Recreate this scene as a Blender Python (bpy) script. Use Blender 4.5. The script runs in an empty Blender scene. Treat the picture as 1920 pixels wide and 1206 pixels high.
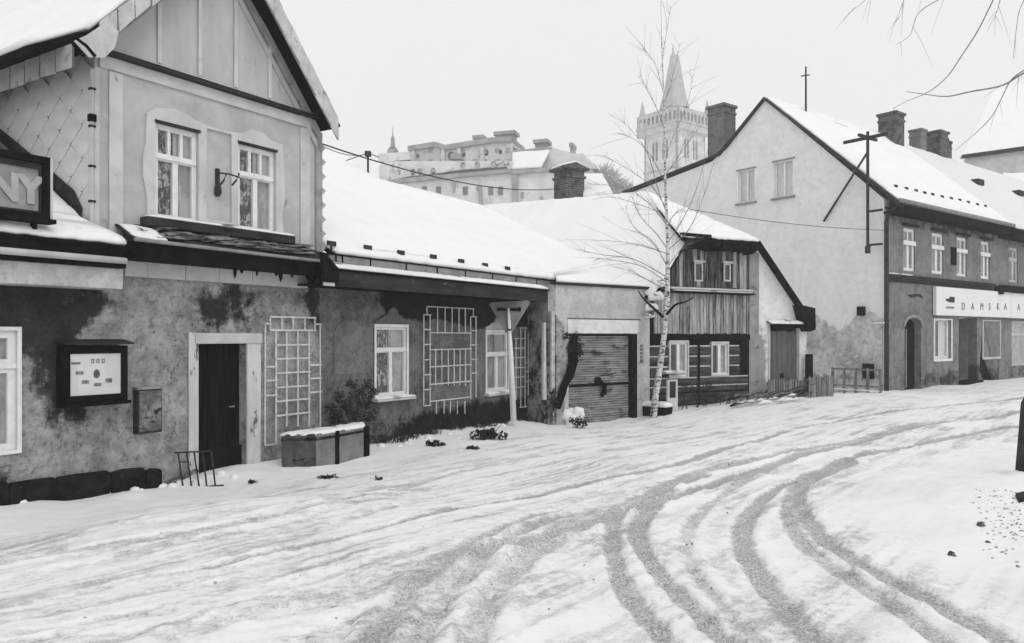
import bpy, bmesh, math, random
import numpy as np
from mathutils import Matrix, Vector
from mathutils.geometry import tessellate_polygon
R = random.Random(7)
C = bpy.context.scene.collection
# ------------------------------------------------------------------ camera
F, CX, HY, CZ = 1465.0, 960.0, 630.0, 1.65
cam = bpy.data.objects.new('camera', bpy.data.cameras.new('camera')); C.objects.link(cam)
cam.location = (0, 0, CZ); cam.rotation_euler = (math.pi/2, 0, 0)
cam.data.sensor_width = 36; cam.data.lens = 36*F/1920; cam.data.shift_y = 27/1920
cam.data.clip_start = .05; cam.data.clip_end = 2000
bpy.context.scene.camera = cam
# ------------------------------------------------------------------ world: overcast white sky
w = bpy.data.worlds.new('World'); bpy.context.scene.world = w; w.use_nodes = True
nt = w.node_tree; nt.nodes.clear()
sky = nt.nodes.new('ShaderNodeTexSky'); sky.sky_type = 'NISHITA'; sky.sun_disc = False
SUN_EL, SUN_AZ = math.radians(50), math.radians(150)
sky.sun_elevation = SUN_EL; sky.sun_rotation = SUN_AZ; sky.air_density = 1; sky.dust_density = 5
bw = nt.nodes.new('ShaderNodeRGBToBW'); nt.links.new(sky.outputs[0], bw.inputs[0])
mx = nt.nodes.new('ShaderNodeMix'); mx.data_type = 'FLOAT'; mx.inputs[0].default_value = .92
nt.links.new(bw.outputs[0], mx.inputs[2]); mx.inputs[3].default_value = 9.45      # cloud deck evens the sky out
bg = nt.nodes.new('ShaderNodeBackground'); bg.inputs[1].default_value = .1
nt.links.new(mx.outputs[0], bg.inputs[0])
wo = nt.nodes.new('ShaderNodeOutputWorld'); nt.links.new(bg.outputs[0], wo.inputs[0])
sl = bpy.data.lights.new('sun', 'SUN'); sl.energy = .8; sl.angle = math.radians(40); sl.color = (1, 1, 1)
so = bpy.data.objects.new('sun', sl); C.objects.link(so)
so.rotation_euler = (math.radians(40), 0, math.radians(35))
sc = bpy.context.scene
sc.view_settings.view_transform = 'Standard'; sc.view_settings.look = 'None'
sc.view_settings.exposure = 0; sc.view_settings.gamma = 1; sc.view_settings.use_curve_mapping = False
sc.cycles.max_bounces = 6; sc.cycles.diffuse_bounces = 3; sc.cycles.transparent_max_bounces = 12; sc.cycles.volume_bounces = 1
# ------------------------------------------------------------------ frames and mesh building
class Fr:
    """vertical facade frame: x along, y into the wall, z up"""
    def __init__(s, x, y, deg, z=0):
        a = math.radians(deg); s.o = np.array([x, y, z], float)
        s.ax = np.array([math.sin(a), math.cos(a), 0]); s.ay = np.array([-math.cos(a), math.sin(a), 0]); s.az = np.array([0, 0, 1.])
    def uz(s, px, py, off=0):
        o = s.o - s.ay*off; r = (px-CX)/F
        u = (r*o[1]-o[0])/(s.ax[0]-r*s.ax[1]); Y = o[1]+s.ax[1]*u
        return u, CZ+(HY-py)/F*Y
    def u(s, px, off=0): return s.uz(px, HY, off)[0]
    def z(s, px, py, off=0): return s.uz(px, py, off)[1]
    def w(s, x, y, z): return s.o+s.ax*x+s.ay*y+s.az*z
    def mat(s, x=0, y=0, z=0):
        p = s.w(x, y, z); M = Matrix.Identity(4)
        for i in range(3): M[i][0] = s.ax[i]; M[i][1] = s.ay[i]; M[i][2] = s.az[i]; M[i][3] = p[i]
        return M
class Ax(Fr):
    def __init__(s, o, ax, ay, az): s.o = np.array(o, float); s.ax = np.array(ax, float); s.ay = np.array(ay, float); s.az = np.array(az, float)
WORLD = Ax((0, 0, 0), (1, 0, 0), (0, 1, 0), (0, 0, 1))
def pix(px, py, Y): return np.array([(px-CX)/F*Y, Y, CZ+(HY-py)/F*Y])
class MB:
    def __init__(s, f=WORLD): s.f = f; s.v = []; s.fc = []
    def add(s, x, y, z): s.v.append(s.f.w(x, y, z)); return len(s.v)-1
    def box(s, x0, x1, y0, y1, z0, z1, j=0):
        i = len(s.v)
        for z in (z0, z1):
            for x, y in ((x0, y0), (x1, y0), (x1, y1), (x0, y1)):
                s.add(x+R.uniform(-j, j), y+R.uniform(-j, j), z+R.uniform(-j, j))
        s.fc += [(i, i+3, i+2, i+1), (i+4, i+5, i+6, i+7), (i, i+1, i+5, i+4), (i+1, i+2, i+6, i+5), (i+2, i+3, i+7, i+6), (i+3, i, i+4, i+7)]
        return s
    def plate(s, loops, y0, y1):
        """polygon(s) in x-z (first outer, rest holes) extruded y0..y1"""
        flat = [p for l in loops for p in l]; tris = tessellate_polygon([[Vector((p[0], p[1], 0)) for p in l] for l in loops])
        a = len(s.v)
        for p in flat: s.add(p[0], y0, p[1])
        b = len(s.v)
        for p in flat: s.add(p[0], y1, p[1])
        for t in tris: s.fc.append((a+t[0], a+t[1], a+t[2])); s.fc.append((b+t[2], b+t[1], b+t[0]))
        k = 0
        for l in loops:
            n = len(l)
            for i in range(n): j = (i+1) % n; s.fc.append((a+k+i, a+k+j, b+k+j, b+k+i))
            k += n
        return s
    def tube(s, pts, rad, n=6, cap=True):
        pts = [np.array(p, float) for p in pts]; rings = []
        if not hasattr(rad, '__len__'): rad = [rad]*len(pts)
        for i, p in enumerate(pts):
            t = pts[min(i+1, len(pts)-1)]-pts[max(i-1, 0)]; t = t/(np.linalg.norm(t)+1e-9)
            h = np.array([0, 0, 1.]) if abs(t[2]) < .9 else np.array([1., 0, 0])
            a = np.cross(t, h); a /= np.linalg.norm(a); b = np.cross(t, a); ring = []
            for k in range(n):
                q = p+(a*math.cos(2*math.pi*k/n)+b*math.sin(2*math.pi*k/n))*rad[i]
                s.v.append(s.f.w(*q)); ring.append(len(s.v)-1)
            rings.append(ring)
        for r0, r1 in zip(rings, rings[1:]):
            for k in range(n): s.fc.append((r0[k], r0[(k+1) % n], r1[(k+1) % n], r1[k]))
        if cap: s.fc.append(tuple(rings[0])); s.fc.append(tuple(reversed(rings[-1])))
        return s
    def quad(s, *p):
        i = len(s.v)
        for q in p: s.add(*q)
        s.fc.append(tuple(range(i, i+len(p)))); return s
    def slab(s, pts, t):
        """polygon of 3D points (frame coords) thickened along its normal by t (both faces)"""
        P = [np.array(p, float) for p in pts]; n = np.zeros(3)
        for i in range(len(P)): a, b = P[i], P[(i+1) % len(P)]; n += np.cross(a, b)
        n /= np.linalg.norm(n); n = n if n[2] >= 0 else -n
        c = P[0]; ex = P[1]-P[0]; ex /= np.linalg.norm(ex); ey = np.cross(n, ex)
        tris = tessellate_polygon([[Vector((np.dot(p-c, ex), np.dot(p-c, ey), 0)) for p in P]])
        a = len(s.v)
        for p in P: s.add(*p)
        b = len(s.v)
        for p in P: s.add(*(p+n*t))
        for q in tris: s.fc.append((a+q[0], a+q[1], a+q[2])); s.fc.append((b+q[2], b+q[1], b+q[0]))
        m = len(P)
        for i in range(m): j = (i+1) % m; s.fc.append((a+i, a+j, b+j, b+i))
        return s
    def snow(s, pts, t=.14, step=.16, jit=.03, lift=.02):
        """snow blanket lying on a roof polygon, with rounded uneven edges and soft lumps"""
        P = [np.array(p, float) for p in pts]; n = np.zeros(3)
        for i in range(len(P)): n += np.cross(P[i], P[(i+1) % len(P)])
        n /= np.linalg.norm(n); n = n if n[2] >= 0 else -n
        cen = sum(P)/len(P); L = []
        for i in range(len(P)):
            a, b = P[i], P[(i+1) % len(P)]; d = np.linalg.norm(b-a); k = max(1, min(70, int(d/step)))
            for q in range(k): L.append(a+(b-a)*q/k)
        out = []
        for p in L:
            c = (cen-p); c -= n*np.dot(c, n); c /= (np.linalg.norm(c)+1e-9)
            out.append((p, c, R.uniform(-jit, jit), R.uniform(.75, 1.1)))
        m = len(out); rings = []
        for inset, h in ((0, 0), (-.01, .35), (.02, .75), (.09, 1.0), (.3, 1.04)):
            ring = []
            for p, c, j, hh in out:
                q = p+c*(inset+j)+n*(lift+t*h*(hh if h > .1 else 1)); ring.append(s.add(*q))
            rings.append(ring)
        for r0, r1 in zip(rings, rings[1:]):
            for k in range(m): s.fc.append((r0[k], r0[(k+1) % m], r1[(k+1) % m], r1[k]))
        ex = P[1]-P[0]; ex /= np.linalg.norm(ex); ey = np.cross(n, ex)
        for ring in (rings[-1], rings[0]):
            V = [s.v[i] for i in ring]; Q = [np.array([np.dot(x-s.f.o, s.f.ax), np.dot(x-s.f.o, s.f.ay), np.dot(x-s.f.o, s.f.az)]) for x in V]
            for q in tessellate_polygon([[Vector((np.dot(x, ex), np.dot(x, ey), 0)) for x in Q]]): s.fc.append(tuple(ring[i] for i in q))
        return s
def mesh_of(mb, name, M):
    Mi = M.inverted(); m = bpy.data.meshes.new(name)
    m.from_pydata([tuple(Mi @ Vector(v)) for v in mb.v], [], mb.fc)
    b = bmesh.new(); b.from_mesh(m); bmesh.ops.recalc_face_normals(b, faces=b.faces); b.to_mesh(m); b.free()
    return m
ROOT = {}
def thing(name, label, cat, f=WORLD, at=(0, 0, 0), group=None):
    o = bpy.data.objects.new(name, None); C.objects.link(o); o.empty_display_size = .3
    M = f.mat(*at); o.matrix_world = M; ROOT[o.name] = M
    o['label'] = label; o['category'] = cat
    if group: o['group'] = group
    return o
def part(name, mb, mat, parent, label=None, bevel=0, smooth=False, stuff=False):
    M = ROOT[parent.name]; o = bpy.data.objects.new(name, mesh_of(mb, name, M)); C.objects.link(o); o.parent = parent
    ROOT[o.name] = M; o.data.materials.append(mat)
    if label: o['label'] = label
    if stuff: o['kind'] = 'stuff'
    if bevel:
        b = o.modifiers.new('bevel', 'BEVEL'); b.width = bevel; b.segments = 2; b.limit_method = 'ANGLE'
    if smooth:
        for p in o.data.polygons: p.use_smooth = True
    return o
def single(name, mb, mat, label, cat, at=None, group=None, smooth=False, kind=None):
    M = Matrix.Translation(at if at is not None else sum(mb.v)/len(mb.v))
    o = bpy.data.objects.new(name, mesh_of(mb, name, M)); C.objects.link(o); o.matrix_world = M; ROOT[o.name] = M
    if label: o['label'] = label
    if cat: o['category'] = cat
    o.data.materials.append(mat)
    if group: o['group'] = group
    if kind: o['kind'] = kind
    if smooth:
        for p in o.data.polygons: p.use_smooth = True
    return o
def piece(name, mesh, M, parent, mat=None):
    o = bpy.data.objects.new(name, mesh); C.objects.link(o); o.parent = parent
    P = ROOT[parent.name]; o.matrix_local = P.inverted() @ M; ROOT[o.name] = P
    return o
# ------------------------------------------------------------------ materials
def g(v): return (v, v, v, 1)
class NT:
    def __init__(s, name):
        s.m = bpy.data.materials.new(name); s.m.use_nodes = True; s.t = s.m.node_tree; s.b = s.t.nodes['Principled BSDF']
        s.b.inputs['Specular IOR Level'].default_value = .04
        s.co = s.n('ShaderNodeTexCoord').outputs['Object']
    def n(s, k): return s.t.nodes.new(k)
    def l(s, a, b): s.t.links.new(a, b)
    def noise(s, scale, detail=6, rough=.55, stretch=None, dist=0, co=None):
        n = s.n('ShaderNodeTexNoise'); n.inputs['Scale'].default_value = scale; n.inputs['Detail'].default_value = detail
        n.inputs['Roughness'].default_value = rough; n.inputs['Distortion'].default_value = dist
        c = co or s.co
        if stretch:
            m = s.n('ShaderNodeMapping'); m.inputs['Scale'].default_value = stretch; s.l(c, m.inputs[0]); c = m.outputs[0]
        s.l(c, n.inputs[0]); return n.outputs[0]
    def math(s, op, a, b=0, clamp=False):
        n = s.n('ShaderNodeMath'); n.operation = op; n.use_clamp = clamp
        for i, x in enumerate((a, b)):
            if isinstance(x, (int, float)): n.inputs[i].default_value = x
            else: s.l(x, n.inputs[i])
        return n.outputs[0]
    def step(s, x, lo, hi):
        n = s.n('ShaderNodeMapRange'); n.interpolation_type = 'SMOOTHSTEP'; n.clamp = True
        s.l(x, n.inputs[0]); n.inputs[1].default_value = lo; n.inputs[2].default_value = hi; return n.outputs[0]
    def mix(s, f, a, b):
        n = s.n('ShaderNodeMix'); n.data_type = 'FLOAT'
        for i, x in ((0, f), (2, a), (3, b)):
            if isinstance(x, (int, float)): n.inputs[i].default_value = x
            else: s.l(x, n.inputs[i])
        return n.outputs[0]
    def fin(s, col, rough=.85, bump=None, strength=.3, dist=.01):
        s.l(col, s.b.inputs['Base Color']) if not isinstance(col, (int, float)) else None
        if isinstance(col, (int, float)): s.b.inputs['Base Color'].default_value = g(col)
        if isinstance(rough, (int, float)): s.b.inputs['Roughness'].default_value = rough
        else: s.l(rough, s.b.inputs['Roughness'])
        if bump is not None:
            n = s.n('ShaderNodeBump'); n.inputs['Strength'].default_value = strength; n.inputs['Distance'].default_value = dist
            s.l(bump, n.inputs['Height']); s.l(n.outputs[0], s.b.inputs['Normal'])
        return s.m
def weathered(name, c1, c2, scale=3, rough=.85, bscale=40, strength=.4, dist=.01, stretch=None, c3=None, thr=(.55, .62), s3=8):
    t = NT(name); a = t.noise(scale, 8, .62, stretch); col = t.mix(t.step(a, .36, .64), c1, c2)
    if c3 is not None: col = t.mix(t.step(t.noise(s3, 8, .65, stretch, .6), *thr), col, c3)
    return t.fin(col, rough, t.noise(bscale, 5, .6, stretch), strength, dist)
def stained(name, light, mid, dark, blobs=(), rough=.9, base=.0, fine=10, pale=None, amt=.9, flake=1.0):
    """plaster with blotches; blobs=(x,z,rx,rz,strength): damp/soot stains and painted-in eave shade, with frayed edges"""
    t = NT(name); n1 = t.noise(1.1, 9, .66, dist=.3); n2 = t.noise(3.6, 10, .74, dist=.1); n3 = t.noise(fine, 6, .7)
    col = t.mix(t.step(t.math('ADD', t.math('MULTIPLY', n1, .5), t.math('MULTIPLY', n2, .5)), .4, .62), light, mid)
    col = t.mix(t.math('MULTIPLY', t.step(n3, .5, .68), .15+.3*flake), col, dark)
    col = t.mix(t.math('MULTIPLY', t.step(t.noise(6.5, 7, .75, dist=.3), .60, .70), .55*flake), col, dark)
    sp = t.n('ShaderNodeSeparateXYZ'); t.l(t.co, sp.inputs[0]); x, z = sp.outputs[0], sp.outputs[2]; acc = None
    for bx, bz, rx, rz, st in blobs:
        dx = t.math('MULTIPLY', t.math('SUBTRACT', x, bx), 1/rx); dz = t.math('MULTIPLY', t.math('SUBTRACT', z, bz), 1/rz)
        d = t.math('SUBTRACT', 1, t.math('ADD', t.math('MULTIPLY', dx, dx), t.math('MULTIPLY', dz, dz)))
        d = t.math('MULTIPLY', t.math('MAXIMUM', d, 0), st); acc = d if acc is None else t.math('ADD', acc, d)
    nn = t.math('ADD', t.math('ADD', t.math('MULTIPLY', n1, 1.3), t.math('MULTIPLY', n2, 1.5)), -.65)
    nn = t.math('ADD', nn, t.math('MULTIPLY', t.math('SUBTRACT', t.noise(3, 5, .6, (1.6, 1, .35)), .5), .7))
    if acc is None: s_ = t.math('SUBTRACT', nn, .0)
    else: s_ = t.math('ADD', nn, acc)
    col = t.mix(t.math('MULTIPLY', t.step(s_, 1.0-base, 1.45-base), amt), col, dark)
    if pale is not None: col = t.mix(t.step(t.noise(2.3, 9, .72, dist=.7), .60, .66), col, pale)
    fl = t.step(t.noise(4.3, 12, .76, dist=.15), .575, .60)       # flaked-off coat with a crisp edge
    col = t.mix(t.math('MULTIPLY', fl, .5*flake), col, mid*.5)
    col = t.mix(t.math('MULTIPLY', t.step(t.noise(9, 12, .78), .58, .62), .6*flake), col, dark*3)
    vo = t.n('ShaderNodeTexVoronoi'); vo.feature = 'DISTANCE_TO_EDGE'; vo.inputs['Scale'].default_value = 1.3
    wp = t.n('ShaderNodeVectorMath'); wp.operation = 'ADD'; wn = t.n('ShaderNodeTexNoise'); wn.inputs['Scale'].default_value = 3; wn.inputs['Detail'].default_value = 6
    t.l(t.co, wn.inputs[0]); t.l(t.co, wp.inputs[0]); t.l(wn.outputs['Color'], wp.inputs[1]); t.l(wp.outputs[0], vo.inputs['Vector'])
    ck = t.math('MULTIPLY', t.math('SUBTRACT', 1, t.step(vo.outputs['Distance'], .002, .010)), t.step(n1, .5, .56))
    col = t.mix(t.math('MULTIPLY', ck, .75*flake), col, dark)
    bump = t.math('SUBTRACT', t.math('ADD', t.noise(60, 4, .6), t.math('MULTIPLY', t.step(n2, .45, .6), 1.2)), t.math('MULTIPLY', fl, 1.2))
    return t.fin(col, rough, bump, .5, .008)
def snowmat(name, c=.83, lump=.5):
    t = NT(name); a = t.noise(1.2, 4, .5); b = t.noise(9, 5, .6)
    col = t.mix(t.step(a, .3, .7), c, c-.03)
    return t.fin(col, .7, t.math('ADD', a, t.math('MULTIPLY', b, .25)), .35, .05*lump)
M_ROOFSNOW = snowmat('roof_snow', .86)
M_SNOW = snowmat('clump_snow', .84, 1)
M_PLA_UP = weathered('painted_stucco', .40, .52, 1.3, .9, 55, .4, .006, c3=.28, thr=(.58, .72), s3=2.2)
M_PLA_UP2 = weathered('stucco_trim', .50, .60, 2, .9, 55, .3, .005, c3=.34, thr=(.6, .7), s3=3)
M_GABLE = weathered('gable_boards', .42, .52, 1.4, .9, 30, .3, .006, stretch=(1, 1, .35), c3=.2, thr=(.58, .75), s3=2.5)
M_PLA_LOW = stained('damp_shaded_plaster', .40, .19, .007, [(-4.2, 2.1, 1.9, 1.0, 2.6), (-3.0, 2.15, 1.15, .55, 1.7), (-2.7, 1.2, .5, 1.1, .9), (.0, 2.25, .8, .5, .7), (-.3, 1.8, .35, .6, .4), (.35, 1.7, .3, .5, .4), (-3.9, -.2, 1.3, .4, .45), (1.9, 2.2, .5, .7, .6)], fine=13)  # upper left blobs paint in shade below the annex eave; others are stains
M_PLA_B = stained('sooty_shaded_plaster', .20, .095, .005, [(3.0, 2.45, 1.6, .55, 1.6), (6, 2.5, 3.2, .75, 2.6), (9.3, 2.4, 2.2, .9, 2.4), (9.9, .8, .8, 2.0, 1.5), (6, -.4, 5.5, .55, 1.1), (2.3, 1.7, .35, 1.0, .5)], fine=16)  # upper and right-end blobs paint in eave and corner shade over soot
M_PLA_G = stained('garage_plaster', .60, .44, .10, [(.15, .6, .35, 1.6, .6), (3.3, 0, .4, .9, .3)], fine=12, amt=.6, flake=.4)
M_PLA_PEEL = stained('peeling_plaster', .42, .20, .010, [(-.3, .8, .5, 2, .4)], base=.12, fine=9, pale=.55)
M_PLA_C = stained('limewashed_plaster', .78, .66, .2, [(4.6, .9, .45, 1.3, .9), (5.3, -.1, 1.6, .5, .6), (6.8, .6, .5, 1.2, .5)], fine=8, amt=.8, flake=.25)
M_PLA_DS = stained('gable_plaster', .82, .74, .34, [(-5.5, 9.3, 1.3, .8, .25), (-9.5, 7.3, 2.2, 1.1, .7), (-3.5, 7.0, 1.6, .5, .35), (-4, 2.6, 4.5, .5, .3)], fine=4, amt=.5, flake=.05)
M_PLA_DSL = stained('crumbling_plaster', .62, .36, .10, [(-3.2, 1.4, .6, .5, .5), (-1.0, .2, 1.4, .7, .5), (-3.2, 2.4, .8, .4, .4)], base=.05, fine=6, pale=.62)
M_PLA_D = stained('rough_grey_render', .25, .15, .04, [(6, 6.0, 9, .5, .6), (8, .0, 9, .5, .7)], fine=7, flake=.6)
M_WHITE = weathered('white_paint', .80, .70, 5, .5, 60, .15, .003, c3=.42, thr=(.66, .74), s3=14)
M_SLAT = weathered('weathered_white_slats', .66, .52, 9, .6, 60, .3, .003, c3=.22, thr=(.58, .68), s3=16)
M_PEEL = weathered('peeling_white_boards', .62, .50, 4, .7, 50, .3, .006, stretch=(1, 1, .3), c3=.12, thr=(.58, .66), s3=6)
M_WBOARD = weathered('pale_boards', .56, .46, 2.5, .8, 30, .3, .005, c3=.2, thr=(.64, .74), s3=4)
M_BLACK = weathered('tarred_wood', .003, .010, 4, .8, 30, .4, .01)
M_FASCIA = weathered('dark_fascia', .045, .025, 3, .85, 30, .4, .01, stretch=(.4, 1, 2), c3=.12, thr=(.62, .7), s3=8)
M_TIN = weathered('painted_tin', .30, .22, 3, .6, 30, .2, .005, c3=.10, thr=(.6, .7), s3=7)
M_DARKMETAL = weathered('dark_metal', .03, .055, 6, .6, 40, .2, .004)
M_STRAW = weathered('torn_tar_paper', .06, .36, 5, .9, 25, .8, .03, stretch=(.5, 1, 2.5), c3=.02, thr=(.5, .58), s3=7)
M_SLATE = weathered('pale_slate', .58, .68, 2.5, .7, 30, .2, .004, c3=.46, thr=(.6, .7), s3=5)
M_VERGE = weathered('verge_slate', .46, .58, 4, .7, 30, .3, .005, c3=.18, thr=(.58, .7), s3=7)
M_VERGED = weathered('eave_slate', .28, .38, 4, .7, 30, .3, .005, c3=.12, thr=(.58, .7), s3=7)
M_PLANK = weathered('grey_planks', .12, .30, 2.4, .9, 30, .5, .01, stretch=(5, 5, .5), c3=.02, thr=(.52, .62), s3=5)
M_PLANK2 = weathered('pale_planks', .22, .44, 2.4, .9, 30, .5, .01, stretch=(5, 5, .5), c3=.04, thr=(.56, .66), s3=5)
M_LOG = weathered('old_logs', .025, .09, 2.2, .85, 25, .6, .015, stretch=(.5, 4, 4))
M_CHINK = weathered('lime_chinking', .55, .42, 6, .9, 40, .4, .008, c3=.2, thr=(.6, .7), s3=9)
M_DOORW = weathered('worn_door', .10, .16, 3, .85, 30, .5, .01, stretch=(6, 6, .5), c3=.04, thr=(.58, .68), s3=6)
M_DOORB = weathered('black_door', .003, .012, 3, .7, 25, .4, .008, stretch=(5, 5, .4))
M_GDOOR = weathered('garage_slats', .20, .34, 2.2, .8, 30, .4, .01, stretch=(.7, 3, 3), c3=.04, thr=(.52, .66), s3=2.4)
M_BRICK = None
M_CONC = weathered('planter_concrete', .16, .24, 3, .9, 40, .5, .008, c3=.05, thr=(.6, .72), s3=5)
M_PANELD = weathered('dark_planter_panel', .06, .11, 4, .9, 40, .5, .008, c3=.02, thr=(.55, .65), s3=5)
M_STONE = weathered('plinth_stone', .008, .02, 5, .8, 14, .9, .03, c3=.14, thr=(.66, .72), s3=6)
M_DARK = weathered('soil_and_leaves', .012, .035, 20, .9, 60, .5, .01)
M_LEAF = weathered('dark_leaves', .018, .05, 12, .7, 60, .3, .004)
M_TWIG = weathered('twig_bark', .05, .09, 14, .9, 60, .3, .004)
M_TWIGL = weathered('pale_twig_bark', .13, .22, 14, .9, 60, .3, .004)
M_FAR = weathered('hazy_masonry', .58, .72, .35, .9, 3, .2, .02, c3=.40, thr=(.56, .68), s3=.5)  # far tones paled so the colour carries part of the haze
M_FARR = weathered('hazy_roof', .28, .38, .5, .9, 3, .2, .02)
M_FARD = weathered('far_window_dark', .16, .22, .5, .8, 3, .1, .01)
M_TOWER = weathered('hazy_tower_stone', .56, .74, .6, .9, 3, .2, .05, c3=.42, thr=(.54, .66), s3=.8)  # tower tones lightened, painting in haze the thin air leaves out
M_TOWERG = weathered('hazy_gallery_stone', .44, .56, .6, .9, 3, .2, .05)
M_TOWERR = weathered('hazy_tower_roof', .38, .48, .3, .9, 3, .2, .05)
M_SIGNW = weathered('shop_sign_white', .80, .76, 1.5, .5, 20, .05, .002)
M_SIGNG = weathered('sign_back_grey', .18, .25, 3, .6, 30, .2, .003)
M_PAPER = weathered('notice_paper', .82, .78, 2, .6, 20, .05, .002)
M_PRINT = weathered('print_grey', .12, .3, 30, .7, 20, .05, .002)
def brickmat():
    t = NT('sooty_brick'); b = t.n('ShaderNodeTexBrick'); b.inputs['Scale'].default_value = 1
    mp = t.n('ShaderNodeMapping'); t.l(t.co, mp.inputs[0]); mp.inputs['Rotation'].default_value = (math.pi/2, 0, 0); t.l(mp.outputs[0], b.inputs[0])
    b.inputs['Brick Width'].default_value = .27; b.inputs['Row Height'].default_value = .085; b.inputs['Mortar Size'].default_value = .012
    b.inputs['Color1'].default_value = g(.10); b.inputs['Color2'].default_value = g(.06); b.inputs['Mortar'].default_value = g(.22)
    rb = t.n('ShaderNodeRGBToBW'); t.l(b.outputs[0], rb.inputs[0])
    return t.fin(t.mix(t.step(t.noise(3, 6), .45, .65), rb.outputs[0], .05), .9, t.noise(30), .4, .01)
M_BRICK = brickmat()
def birchmat():
    t = NT('birch_bark'); a = t.noise(7, 6, .6, (1, 1, 3.5)); 
    return t.fin(t.mix(t.step(a, .50, .58), .62, .05), .7, t.noise(30), .3, .01)
M_BIRCH = birchmat()
def glassmat():
    t = NT('window_glass'); gl = t.n('ShaderNodeBsdfGlossy'); gl.inputs[0].default_value = g(.9); gl.inputs[1].default_value = .04
    tr = t.n('ShaderNodeBsdfTransparent'); tr.inputs[0].default_value = g(.96); ms = t.n('ShaderNodeMixShader'); fr = t.n('ShaderNodeFresnel'); fr.inputs[0].default_value = 1.6
    bp = t.n('ShaderNodeBump'); bp.inputs[0].default_value = .06; bp.inputs[1].default_value = .03; t.l(t.noise(2.5, 2), bp.inputs['Height'])
    t.l(bp.outputs[0], gl.inputs['Normal'])
    ge = t.n('ShaderNodeNewGeometry'); t.l(t.math('MULTIPLY', t.math('ADD', fr.outputs[0], .03), t.math('SUBTRACT', 1, ge.outputs['Backfacing'])), ms.inputs[0]); t.l(tr.outputs[0], ms.inputs[1]); t.l(gl.outputs[0], ms.inputs[2])
    o = [n for n in t.t.nodes if n.type == 'OUTPUT_MATERIAL'][0]; t.l(ms.outputs[0], o.inputs[0]); return t.m
M_GLASS = glassmat()
def curtainmat(name, lo, hi, sc=9, thr=(.42, .6)):
    t = NT(name); return t.fin(t.mix(t.step(t.noise(sc, 6, .7, (1, 1, .6)), *thr), lo, hi), .9, t.noise(20, 2, .5, (5, 1, .1)), .4, .02)
M_LACE = curtainmat('lace_curtain', .03, .45, 13, (.48, .58))
M_CURT = curtainmat('plain_curtain', .30, .50, 3)
M_PALE = curtainmat('white_blind', .70, .80, 2)
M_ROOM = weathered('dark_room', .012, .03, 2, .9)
# ------------------------------------------------------------------ haze
HX0, HX1, HY0, HY1, HZ0, HZ1 = -262, 362, -72, 432, -3.5, 92
hz = bpy.data.materials.new('air_haze'); hz.use_nodes = True; hz.node_tree.nodes.clear()
pv = hz.node_tree.nodes.new('ShaderNodeVolumePrincipled'); pv.inputs['Density'].default_value = .0014; pv.inputs['Color'].default_value = g(.97)
pv.inputs['Anisotropy'].default_value = .2
ho = hz.node_tree.nodes.new('ShaderNodeOutputMaterial'); hz.node_tree.links.new(pv.outputs[0], ho.inputs['Volume'])
single('haze', MB().box(HX0, HX1, HY0, HY1, HZ0, HZ1), hz, None, None, kind='stuff')
# ------------------------------------------------------------------ frames of the street
A = Fr(-4.77, 13.06, 32.7)          # gabled house and low house facade line
G = Fr(1.17, 20.6, 53.8)            # garage front
L = Fr(3.95, 22.64, 60.1)           # log house gable
D = Fr(13.34, 28, 52.5)             # shop house street front
DS = Fr(13.34, 28, 142.5)           # shop house side gable (x negative going back)
DP = Fr(13.34, 28, 52.5)
# ------------------------------------------------------------------ ground
CP = [(0, 0, .0), (-2, 3, .0), (3, 3, .0), (0, 6, -.05), (5, 8, -.02), (9, 9, .0), (4, 11, -.12), (9, 15, -.15), (-3, 8, -.2), (14, 20, -.2), (-60, -60, 0), (60, -60, 0), (60, 20, .2)]
def cpw(f, px, py, dy=0):
    if f is A and px < 350: dy -= .13
    u, z = f.uz(px, py); p = f.w(u, 0, z); CP.append((p[0], p[1], z+dy)); q = f.w(u, 4, z); CP.append((q[0], q[1], z+dy))
for px, py in ((-120, 950), (0, 937), (150, 920), (300, 905), (425, 880), (560, 862), (690, 838), (800, 812), (950, 792), (1010, 786)): cpw(A, px, py)
for px, py in ((1060, 797), (1130, 793), (1200, 785)): cpw(G, px, py)
for px, py in ((1225, 768), (1300, 760), (1400, 748), (1500, 740)): cpw(L, px, py)
for px, py in ((1660, 732), (1760, 722), (1850, 714), (1920, 708), (2200, 692), (2500, 680)): cpw(D, px, py)
for px, py in ((1540, 739), (1600, 736)): cpw(DS, px, py)
CP += [(-60, 120, 6), (20, 110, 9), (60, 150, 6), (0, 250, 8), (200, 200, 3), (-250, 400, 5), (340, 400, 5), (-200, 20, 1)]
_VN = {}
def vnoise(x, y, seed):
    if seed not in _VN: _VN[seed] = np.random.RandomState(seed).rand(256, 256)
    r = _VN[seed]; xi = np.floor(x).astype(int); yi = np.floor(y).astype(int); fx = x-xi; fy = y-yi
    fx = fx*fx*(3-2*fx); fy = fy*fy*(3-2*fy); q = lambda a, b: r[a % 256, b % 256]
    return (q(xi, yi)*(1-fx)+q(xi+1, yi)*fx)*(1-fy)+(q(xi, yi+1)*(1-fx)+q(xi+1, yi+1)*fx)*fy
CPa = np.array(CP)
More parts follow.
